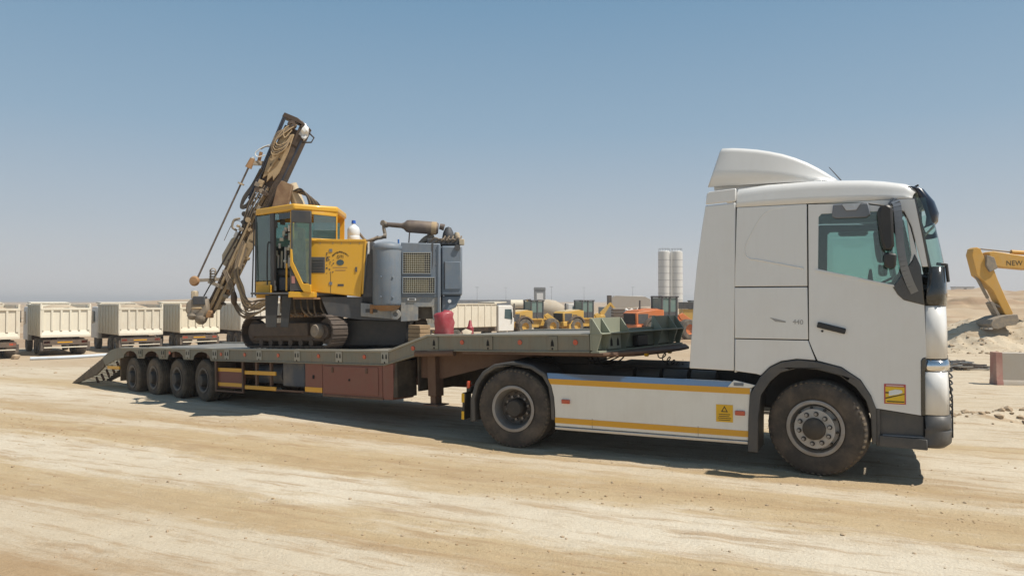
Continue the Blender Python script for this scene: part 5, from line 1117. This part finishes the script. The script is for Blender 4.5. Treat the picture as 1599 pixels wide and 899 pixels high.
def loader(nm, label, mat, loc, rz, sc=1., tarp=False, group=None):
    t = thing(nm, label, 'wheel loader', loc, rz, group); t.scale = (sc,)*3
    h = MB().prism([(-3.25, 1.15), (-.7, 1.15), (-.7, 2.35), (-1.3, 2.42), (-3.0, 2.25), (-3.3, 2.1)], -.95, .95, 'y').build('hood', mat, t, bevel=.06)
    MB().prism([(-3.0, 2.26), (-1.3, 2.43), (-1.3, 2.46), (-3.0, 2.29)], -.93, .93, 'y').build('hood_top', m_loadcream if mat is m_loader else m_orange, h)
    MB().box(-3.34, -3.27, -.8, .8, 1.25, 2.05).build('radiator_grille', m_hole, h)
    for s in (-1, 1):
        MB().box(-3.1, -2.2, s*.96-.01, s*.96+.01, 1.3, 2.05).build('side_grille', m_slate_dk, h)
        for k in range(5): MB().box(-2.1, -1.55, s*.965-.01, s*.965+.01, 1.4+.12*k, 1.45+.12*k).build('louvre', m_bshade, h)
    MB().box(-3.4, -2.9, -1.15, 1.15, .75, 1.2).build('counterweight', mat, t, bevel=.06)
    MB().box(-2.9, .3, -.5, .5, .7, 1.2).build('rear_frame', mat, t)
    c = MB().box(-.75, .75, -.72, .72, 1.45, 1.6).build('cab', mat, t)
    MB().box(-.8, .85, -.80, .80, 3.33, 3.45).build('cab_roof', m_slate_dk, c, bevel=.04)
    for x in (-.72, 0, .68):
        for s in (-1, 1): MB().box(x-.06, x+.06, s*.70-.05, s*.70+.05, 1.6, 3.33).build('cab_post', m_slate_dk, c)
    MB().box(-.70, .68, -.69, .69, 2.2, 3.3).build('cab_glazing', m_lglass, c)
    MB().box(-.70, .68, -.70, .70, 1.6, 2.2).build('cab_lower_panel', m_slate_dk, c)
    MB().box(-.3, .2, -.3, .3, 1.6, 2.7).build('driver_seat', m_interior, c)
    MB().box(-.3, 2.2, -.45, .45, .8, 1.45).build('front_frame', mat, t, bevel=.05)
    for s in (-1, 1):
        bwheel(t, -1.75, s*1.02, .80, .6, hub=mat); bwheel(t, 1.5, s*1.02, .80, .6, hub=mat)
        MB().prism([(-1.75+1.0*math.cos(a), .82+1.0*math.sin(a)) for a in [math.pi*k/10 for k in range(1, 10)]]+[(-1.75+.88*math.cos(a), .82+.88*math.sin(a)) for a in [math.pi*k/10 for k in range(9, 0, -1)]], s*1.05-.3, s*1.05+.3, 'y').build('rear_fender', m_bshade, t)
        MB().prism([(.9, 1.9), (1.3, 2.1), (2.6, 1.3), (3.6, .55), (3.4, .35), (2.3, 1.0), (1.1, 1.6)], s*.55-.08, s*.55+.08, 'y').build('lift_arm', mat, t, bevel=.03)
        MB().cyl((.9, s*.3, 1.3), (2.3, s*.3, 1.35), .08, 10).build('lift_cylinder', m_slate_dk, t)
    MB().prism([(3.4, .1), (4.5, .05), (4.5, .15), (3.7, .3), (3.6, .9), (3.9, 1.35), (3.75, 1.35), (3.4, .9)], -1.4, 1.4, 'y').build('bucket', mat, t)
    MB().cyl((-2.0, .5, 2.3), (-2.0, .5, 3.1), .07, 10).build('exhaust', m_slate_dk, t)
    if tarp:
        mb = MB(); rows = []; rnd = random.Random(4)
        for i in range(6): rows.append([(-3.5+.05*rnd.random()+.12*i*(i < 5), -1.3+.22*j, 2.3-.28*i+.1*rnd.random()) for j in range(6)])
        MB().grid(rows).build('white_sheet', m_bcab, t, solid=.02)
    return t
lg_ = 'yellow wheel loaders parked behind the trailer'
loader('wheel_loader', 'yellow wheel loader right beside the white cab of the cream dump truck', m_loader, (2.2, 75.6, gz(2.2, 75.6)), R(30), group=lg_)
loader('wheel_loader', 'yellow wheel loader whose wheel shows just left of the green trailer headboard', m_loader, (7.6, 78.6, gz(7.6, 78.6)), R(30), group=lg_)
loader('wheel_loader', 'orange wheel loader standing in front of the twin silos', m_orange, (13.4, 65.5, gz(13.4, 65.5)), R(24), 1.1)
o = thing('white_sheet', 'crumpled white sheet hanging over steel by the orange wheel loader', 'sheet', (10.55, 66.2, gz(10.5, 66)))
rnd = random.Random(4); rows = []
for i in range(9): rows.append([(-.55+.16*j+.06*rnd.random(), .15*math.sin(j*1.7+i)+.1*rnd.random(), 2.6-.19*i+.05*rnd.random()+.12*math.sin(j*2)) for j in range(8)])
MB().grid(rows).build('cloth', m_bcab, o, solid=.02); MB().box(-.6, .6, .2, .3, 0, 2.5).build('support', m_bgrey, o)

loader('wheel_loader', 'farthest right yellow wheel loader, between the orange loader and the truck cab', m_loader, (22.6, 92, gz(22.6, 92)), R(160), group=lg_)
# silos
def silo(x, y, label, ladder):
    t = thing('silo', label, 'silo', (x, y, gz(x, y)), group='twin white cement silos')
    zb = 3.2; H_ = 11.66-gz(x, y)
    MB().lathe([(.15, 1.6), (1.17, zb), (1.17, H_-.15), (.9, H_+.05), (.001, H_+.12)], 40, ax='z').build('drum', paint('silo_white', (.62, .62, .60), .4, dust=.12), t, angle=30)
    for k in range(7): MB().lathe([(1.172, zb+.3+1.3*k), (1.19, zb+.3+1.3*k), (1.19, zb+.36+1.3*k), (1.172, zb+.36+1.3*k)], 40, ax='z').build('band', m_bgrey, t)
    for a in range(4): MB().box(-.09, .09, -.09, .09, 0, zb+.5).build('leg', m_bgrey, t, loc=(1.05*math.cos(a*1.57+.78), 1.05*math.sin(a*1.57+.78), 0))
    if ladder:
        MB().box(1.12, 1.24, -1.0, -.9, 2, H_).box(1.32, 1.38, -1.0, -.9, 2, H_).build('ladder', m_bcab, t, kind='stuff')
    mb = MB()
    for k in range(12): a = 2*math.pi*k/12; mb.box(1.05*math.cos(a)-.02, 1.05*math.cos(a)+.02, 1.05*math.sin(a)-.02, 1.05*math.sin(a)+.02, H_-.1, H_+.5)
    mb.lathe([(1.03, H_+.48), (1.07, H_+.5), (1.03, H_+.52)], 24, ax='z').build('guard_rail', m_bgrey, t, kind='stuff')
silo(29.65, 145, 'left one of the twin white silos beside the truck cab, with ladder', True); silo(32.1, 145.2, 'right one of the twin white silos, nearest the truck cab', False)

def simple(name, label, cat, loc, parts, rz=0):
    t = thing(name, label, cat, (loc[0], loc[1], gz(loc[0], loc[1])), rz)
    for n_, m_, f in parts:
        mb = MB(); f(mb); mb.build(n_, m_, t, bevel=.02)
    return t
# clutter between the loaders: a backhoe boom, drums and a light tank
t = thing('backhoe', 'small yellow backhoe with raised boom behind the blue-grey container', 'backhoe', (9.6, 88, gz(9.6, 88)), R(20))
MB().box(-1.2, 1.2, -.8, .8, .7, 1.7).build('body', m_loader, t, bevel=.08)
MB().prism([(.8, 1.5), (1.2, 1.5), (2.2, 2.9), (3.2, 1.9), (3.35, 2.0), (2.25, 3.2), (.9, 2.0)], -.15, .15, 'y').build('boom', m_loader, t)
MB().prism([(3.1, 1.9), (3.4, 2.0), (3.7, 1.2), (3.2, 1.0)], -.4, .4, 'y').build('bucket', m_bdark, t)
for x in (-.9, 1.0):
    for s in (-1, 1): bwheel(t, x, s*.9, .55, .35)
simple('water_tank', 'small cream tank on a frame left of the first yellow loader cab', 'tank', (.75, 84), [('tank', m_bwhite, lambda b: b.cyl((-.9, 0, 2.9), (.9, 0, 2.9), .55)), ('frame', m_bshade, lambda b: b.box(-1, 1, -.5, .5, 0, 2.35)), ('end_band', m_loader, lambda b: b.cyl((.9, 0, 2.9), (1.05, 0, 2.9), .57))])
# hopper tower
simple('hopper_tower', 'dark grey boxy hopper tower rising above the yellow loaders', 'tower', (5.2, 140), [
    ('bin', m_bgrey, lambda b: b.box(-1.05, 1.05, -1, 1, 3.2, 5.9)), ('bin_rim', m_bgrey, lambda b: b.box(-1.12, 1.12, -1.1, 1.1, 5.5, 5.65)),
    ('bin_panel', m_white, lambda b: b.box(-.6, .6, -1.03, -1.0, 3.6, 4.8)), ('leg', m_bgrey, lambda b: b.box(-1, -.8, -1, -.8, 0, 3.2)), ('leg', m_bgrey, lambda b: b.box(.8, 1, -1, -.8, 0, 3.2)),
    ('leg', m_bgrey, lambda b: b.box(-1, -.8, .8, 1, 0, 3.2)), ('leg', m_bgrey, lambda b: b.box(.8, 1, .8, 1, 0, 3.2))])
# concrete mixer
m_drum = paint('mixer_drum_dusty', (.42, .37, .30), .8, dust=.4)
t = thing('mixer_truck', 'dusty concrete mixer truck with pale drum between the two yellow loaders', 'mixer truck', (4.6, 97, gz(4.6, 97)), R(8))
MB().lathe([(.4, -2.6), (.9, -1.6), (1.25, -.2), (1.25, .9), (.8, 2.0), (.5, 2.1)], 32, ax='x').build('drum', m_drum, t, loc=(0, 0, 2.3), rot=(0, R(8), 0))
MB().box(-3, 4, -.5, .5, .8, 1.1).build('chassis', m_bdark, t)
cb = MB().box(2.5, 4.3, -1.2, 1.2, .9, 3.0).build('cab', m_bcab, t, bevel=.08); MB().box(3.1, 4.0, -1.23, -1.2, 1.9, 2.7).build('cab_window', m_bglass, cb)
MB().prism([(-3.4, 2.4), (-2.4, 3.2), (-2.2, 3.6), (-3.2, 3.5)], -.5, .5, 'y').build('charge_hopper', m_bshade, t)
for x in (-2, -.8, 3.2):
    for s in (-1, 1): bwheel(t, x, s*1, .52, .4)
# containers, stacks, shed
def container(b): b.box(-1.5, 1.5, -1.2, 1.2, 0, 2.5)
simple('container', 'blue-grey steel container behind the second yellow loader', 'container', (11.6, 92), [('box', paint('container_blue_grey', (.10, .15, .19), .6, dust=.3), lambda b: b.box(-.8, .8, -1.2, 1.2, 0, 2.6)), ('door', m_bgrey, lambda b: b.box(-.6, .6, -1.24, -1.2, .1, 2.4))])
simple('container', 'black box container at the right, against the truck cab', 'container', (20.2, 85), [('box', paint('container_black', (.03, .035, .045), .5, dust=.15), lambda b: b.box(-.95, 1.2, -1.2, 1.2, 2.5, 3.25)), ('base', m_loader, lambda b: b.box(-.9, 1.2, -1.1, 1.1, 0, 2.45))])
st = thing('panel_stack', 'stack of dark steel panels left of the white sheet', 'panel stack', (12.55, 84, gz(12.5, 84)))
for k in range(8): MB().box(-1.25, 1.25, -1, 1, .32*k, .32*k+.22).build('panel', m_bshade if k % 2 else m_bdark, st, bevel=.02); MB().box(-1.25, 1.25, -.95, .95, .32*k+.22, .32*k+.32).build('spacer', m_conc, st)
simple('tank_trailer', 'beige tank body with dark end standing above the panel stack', 'tank', (17.4, 112), [('tank', m_conc, lambda b: b.prism([(-2.6, 2.2), (3.2, 2.6), (3.2, 3.6), (2.4, 4.0), (-2.0, 4.15), (-2.6, 3.6)], -1.2, 1.2, 'y')),
    ('top_walkway', m_bcab, lambda b: b.box(-.6, 2.2, -.4, .4, 4.02, 4.12)), ('rear_end', m_bdark, lambda b: b.box(-3.0, -2.55, -1.1, 1.1, 2.6, 4.2)), ('chassis', m_bdark, lambda b: b.box(-2.6, 3.2, -.6, .6, .8, 1.6)), ('support', m_bshade, lambda b: b.box(-2.2, 2.8, -1.0, 1.0, 1.6, 2.3)),
    ('wheel_set', m_btyre, lambda b: b.cyl((-1.5, -1.1, .5), (-1.5, 1.1, .5), .5)), ('wheel_set', m_btyre, lambda b: b.cyl((1.8, -1.1, .5), (1.8, 1.1, .5), .5))])
sh = thing('storage_shed', 'long low shed with dark sloping roof behind the cream dump truck', 'shed', (-3.6, 104, gz(-3.6, 104)), R(6))
MB().box(-6.5, 6.5, -2, 2, 0, 2.7).build('wall', m_conc, sh); MB().prism([(-2.4, 2.7), (2.4, 2.7), (0, 3.5)], -6.8, 6.8, 'x').build('roof', paint('dark_roof_sheet', (.06, .065, .075), .6, dust=.2), sh)
for k in range(5): MB().box(-5.4+2.4*k, -4.4+2.4*k, -2.03, -2.0, 1.2, 2.1).build('opening', m_bglass, sh)
for x, y, w_, h_, lb in ((-48, 190, 5, 3.2, 'small pale site hut on the horizon left of the mast foot'), (150, 248, 6, 2.3, 'low white site hut on the far right ridge beside the cab'),):
    simple('site_hut', lb, 'hut', (x, y), [('wall', m_bcab, lambda b: b.box(-w_/2, w_/2, -1.5, 1.5, 0, h_)), ('roof', m_bgrey, lambda b: b.box(-w_/2-.2, w_/2+.2, -1.7, 1.7, h_, h_+.2)), ('door', m_bglass, lambda b: b.box(-.5, .5, -1.53, -1.5, 0, 2))])
for i, (px, Y_, h_) in enumerate(((745, 210, 9), (790, 240, 9.5), (861, 205, 9), (912, 260, 10), (988, 230, 9.5))):
    x = (px-799.5)/1163*Y_
    p = thing('lamp_post', ('thin lamp post on the horizon above the dump truck body', 'thin lamp post on the horizon near the dump truck cab', 'thin lamp post on the horizon just right of the hopper tower', 'thin lamp post on the horizon above the second yellow loader', 'thin lamp post on the horizon above the beige tank')[i], 'lamp post', (x, Y_, gz(x, Y_)), group='lamp posts on the horizon')
    MB().cyl((0, 0, 0), (0, 0, h_*.8), .07, 6, .04).build('post', m_bgrey, p); MB().box(-.5, .5, -.06, .06, h_*.8, h_*.8+.08).build('lamp_arm', m_bgrey, p)

# water pipe lying past the dump trucks
pp = [(-27.2, 43.0), (-25.6, 44.3), (-23.6, 47.5), (-21.5, 51.5), (-19.6, 55.0)]
mb = MB().tube(spline([(x, y-.9, gz(x, y)+.10) for x, y in pp], 30), .09, 10); o = mb.build('water_pipe', paint('pale_blue_pipe', (.55, .62, .70), .4, dust=.2)); tag(o, 'long pale blue pipe lying on the sand in front of the dump trucks', 'pipe')

# excavator, right
EXC = 29.0
ex = thing('excavator', 'yellow crawler excavator reaching in from the right, bucket resting on the spoil heap', 'excavator', (25.6, EXC, gz(25.6, EXC)), 0)
ez = ex.location.z
def E_(pts): return [(x-25.6, z-ez) for x, z in pts]
m_exy = paint('excavator_yellow', (.56, .30, .045), .5, dust=.35, dcol=(.48, .34, .16), scale=3)
bo = MB().prism(E_([(18.42, 3.80), (18.62, 3.86), (20.2, 3.62), (21.8, 3.75), (23.0, 3.55), (24.6, 1.75), (25.0, 1.5), (24.3, 1.2), (23.9, 1.55), (22.4, 3.0), (21.2, 3.15), (20.0, 3.14), (18.9, 3.24), (18.55, 3.30)]), -.26, .26, 'y').build('boom', m_exy, ex, bevel=.03)
text('NEW HOLLAND', .27, m_darkprint, bo, 'boom_lettering', (20.1-25.6, -.263, 3.39-ez), (R(90), 0, 0), .002, space=1.05)
MB().cyl((17.98-25.6, 0, 3.99-ez), (19.55-25.6, 0, 3.83-ez), .028, 12).build('arm_cylinder_rod', m_greyst, ex)
MB().cyl((19.45-25.6, 0, 3.84-ez), (21.6-25.6, 0, 3.72-ez), .085, 16).build('arm_cylinder', m_exy, ex)
stk = MB().prism(E_([(17.80, 3.72), (17.86, 3.95), (18.0, 4.02), (18.14, 3.95), (18.30, 3.60), (18.62, 3.25), (18.80, 2.75), (19.10, 2.05), (19.38, 1.46), (19.24, 1.34), (19.06, 1.42), (18.60, 2.35), (18.15, 2.80), (18.0, 2.92)]), -.2, .2, 'y').build('stick', m_exy, ex, bevel=.02)
MB().prism(E_([(18.33, 3.72), (18.62, 3.62), (18.75, 3.20), (18.45, 3.05), (18.30, 3.3)]), -.285, .285, 'y').build('boom_fork', m_greyst, ex, bevel=.02)
for a, b_ in (((18.05, 2.95), (18.52, 2.05)),): MB().cyl((a[0]-25.6, 0, a[1]-ez), (b_[0]-25.6, 0, b_[1]-ez), .06, 14).build('bucket_cylinder', m_greyst, ex)
MB().cyl((18.50-25.6, 0, 2.08-ez), (18.62-25.6, 0, 1.83-ez), .03, 10).build('bucket_cylinder_rod', m_steel, ex)
MB().bar((18.58-25.6, 0, 1.88-ez), (18.95-25.6, 0, 1.18-ez), .35, .10).bar((18.6-25.6, 0, 1.86-ez), (19.15-25.6, 0, 1.60-ez), .3, .07).build('bucket_link', m_greyst, ex, kind='stuff')
bk = MB().prism(E_([(19.36, 1.42), (19.42, 1.18), (19.30, 1.02), (18.95, .98), (18.62, .86), (18.40, .90), (18.32, 1.04), (18.42, 1.22), (18.70, 1.34), (19.0, 1.40)]), -.48, .48, 'y').build('bucket', m_greyst, ex, bevel=.02)
for k in range(4): MB().box(18.28-25.6, 18.42-25.6, -.45+.28*k, -.37+.28*k, .84-ez, .92-ez).build('bucket_tooth', m_steel, bk)
hz = ex
MB().box(-1.6, 2.4, -1.35, 1.35, 1.05, 1.35).build('turntable_deck', m_exy, ex, bevel=.03)
MB().box(.2, 2.5, -1.35, 1.35, 1.35, 2.5).build('engine_cover', m_exy, ex, bevel=.08)
cb = MB().prism([(-1.5, 1.35), (.1, 1.35), (.1, 3.0), (-1.2, 3.0), (-1.55, 2.2)], .35, 1.3, 'y').build('cab', m_exy, ex, bevel=.04)
MB().prism([(-1.35, 1.9), (0, 1.9), (0, 2.85), (-1.15, 2.85)], .33, .35, 'y').build('cab_window', m_bglass, cb)
for s in (-1, 1):
    tr_ = MB().prism([(-1.9, .2), (-1.7, 0), (1.7, 0), (2.0, .2), (2.0, .7), (1.7, .9), (-1.7, .9), (-1.95, .7)], s*1.15-.3, s*1.15+.3, 'y').build('track', m_track, ex, bevel=.03)

# concrete barrier with red end, scrap, stones
br = MB().prism([(-.22, 0), (.22, 0), (.21, .10), (.18, .14), (.16, .76), (-.16, .76), (-.18, .14), (-.21, .10)], 0, 4.0, 'x').build('barrier', m_conc, None, bevel=.012, loc=(11.2, 17.35, gz(11.2, 17.35)-.02), rot=(0, 0, R(-12)))
tag(br, 'grey concrete barrier with a faded red end on the sand at the right', 'barrier')
MB().prism([(-.226, 0), (.226, 0), (.216, .102), (.186, .143), (.166, .766), (-.166, .766), (-.186, .143), (-.216, .102)], -.01, .12, 'x').build('red_end', paint('faded_barrier_red', (.33, .15, .125), .85, dust=.6, dcol=(.45, .32, .25)), br)
mb = MB()   # faded red stencil marks
for k, (x_, z_, w_) in enumerate(((.72, .64, .05), (.74, .67, .03), (.79, .63, .02), (.80, .66, .07), (.89, .63, .03), (.90, .67, .05))): mb.box(x_, x_+w_, -.172-.001*k, -.150, z_, z_+.018)
mb.build('stencil', paint('stencil_red', (.42, .20, .15), .8, dust=.4), br, kind='stuff')
sc = thing('scrap_pile', 'low pile of grey steel scrap on the sand left of the red-ended barrier', 'scrap pile', (12.75, 21.2, gz(12.75, 21.2)))
rnd = random.Random(21)
for k in range(46):
    x, y = rnd.uniform(-.9, .9), rnd.uniform(-.4, .4); a = rnd.uniform(0, 3.14); l = rnd.uniform(.12, .4); z = .03+.20*rnd.random()*(1-abs(x)/1.1)
    MB().bar((x-l*math.cos(a), y-l*math.sin(a), z), (x+l*math.cos(a), y+l*math.sin(a), z+rnd.uniform(-.03, .06)), rnd.uniform(.04, .10), .03).build('steel_piece', rnd.choice((m_bgrey, m_steel, m_bdark)), sc)
mb = MB(); rnd = random.Random(31)
for k in range(900):
    a = rnd.random()*6.28; q = rnd.random()**.5; x = 20.2+5.2*q*math.cos(a); y = 29.6+3.4*q*math.sin(a); r = .015+.07*rnd.random()**4
    rock(mb, (x, y, gz(x, y)+r*.2), r, .7, k+9000)
tag(mb.build('heap_stones', m_stone, smooth=False), kind='stuff')
mb = MB()
for k in range(260):
    Y_ = rnd.uniform(19, 44); x = rnd.uniform(-.75, .75)*Y_; r = .02+.10*rnd.random()**4; rock(mb, (x, Y_, gz(x, Y_)+r*.2), r, .65, k+20000)
tag(mb.build('scattered_stones', m_stone, smooth=False), kind='stuff')
r_ = MB(); rock(r_, (0, 0, .12), .28, .8, 4); o = r_.build('boulder', m_stone, loc=(-28.6, 43.0, gz(-28.6, 43.0)), bevel=.02); tag(o, 'pale boulder on the sand in front of the second dump truck', 'boulder')
# ------------------------------------------------------------------ dusty air
hm = bpy.data.materials.new('haze'); hm.use_nodes = True; hn = hm.node_tree; hn.nodes.remove(hn.nodes['Principled BSDF'])
pv = hn.nodes.new('ShaderNodeVolumePrincipled'); pv.inputs['Color'].default_value = (.97, .96, .96, 1); pv.inputs['Density'].default_value = .0007; pv.inputs['Anisotropy'].default_value = .2
hn.links.new(pv.outputs[0], hn.nodes['Material Output'].inputs['Volume'])
o = MB().box(-3050, 3050, -450, 4050, -12, 16).build('haze', hm, smooth=False); o['kind'] = 'stuff'
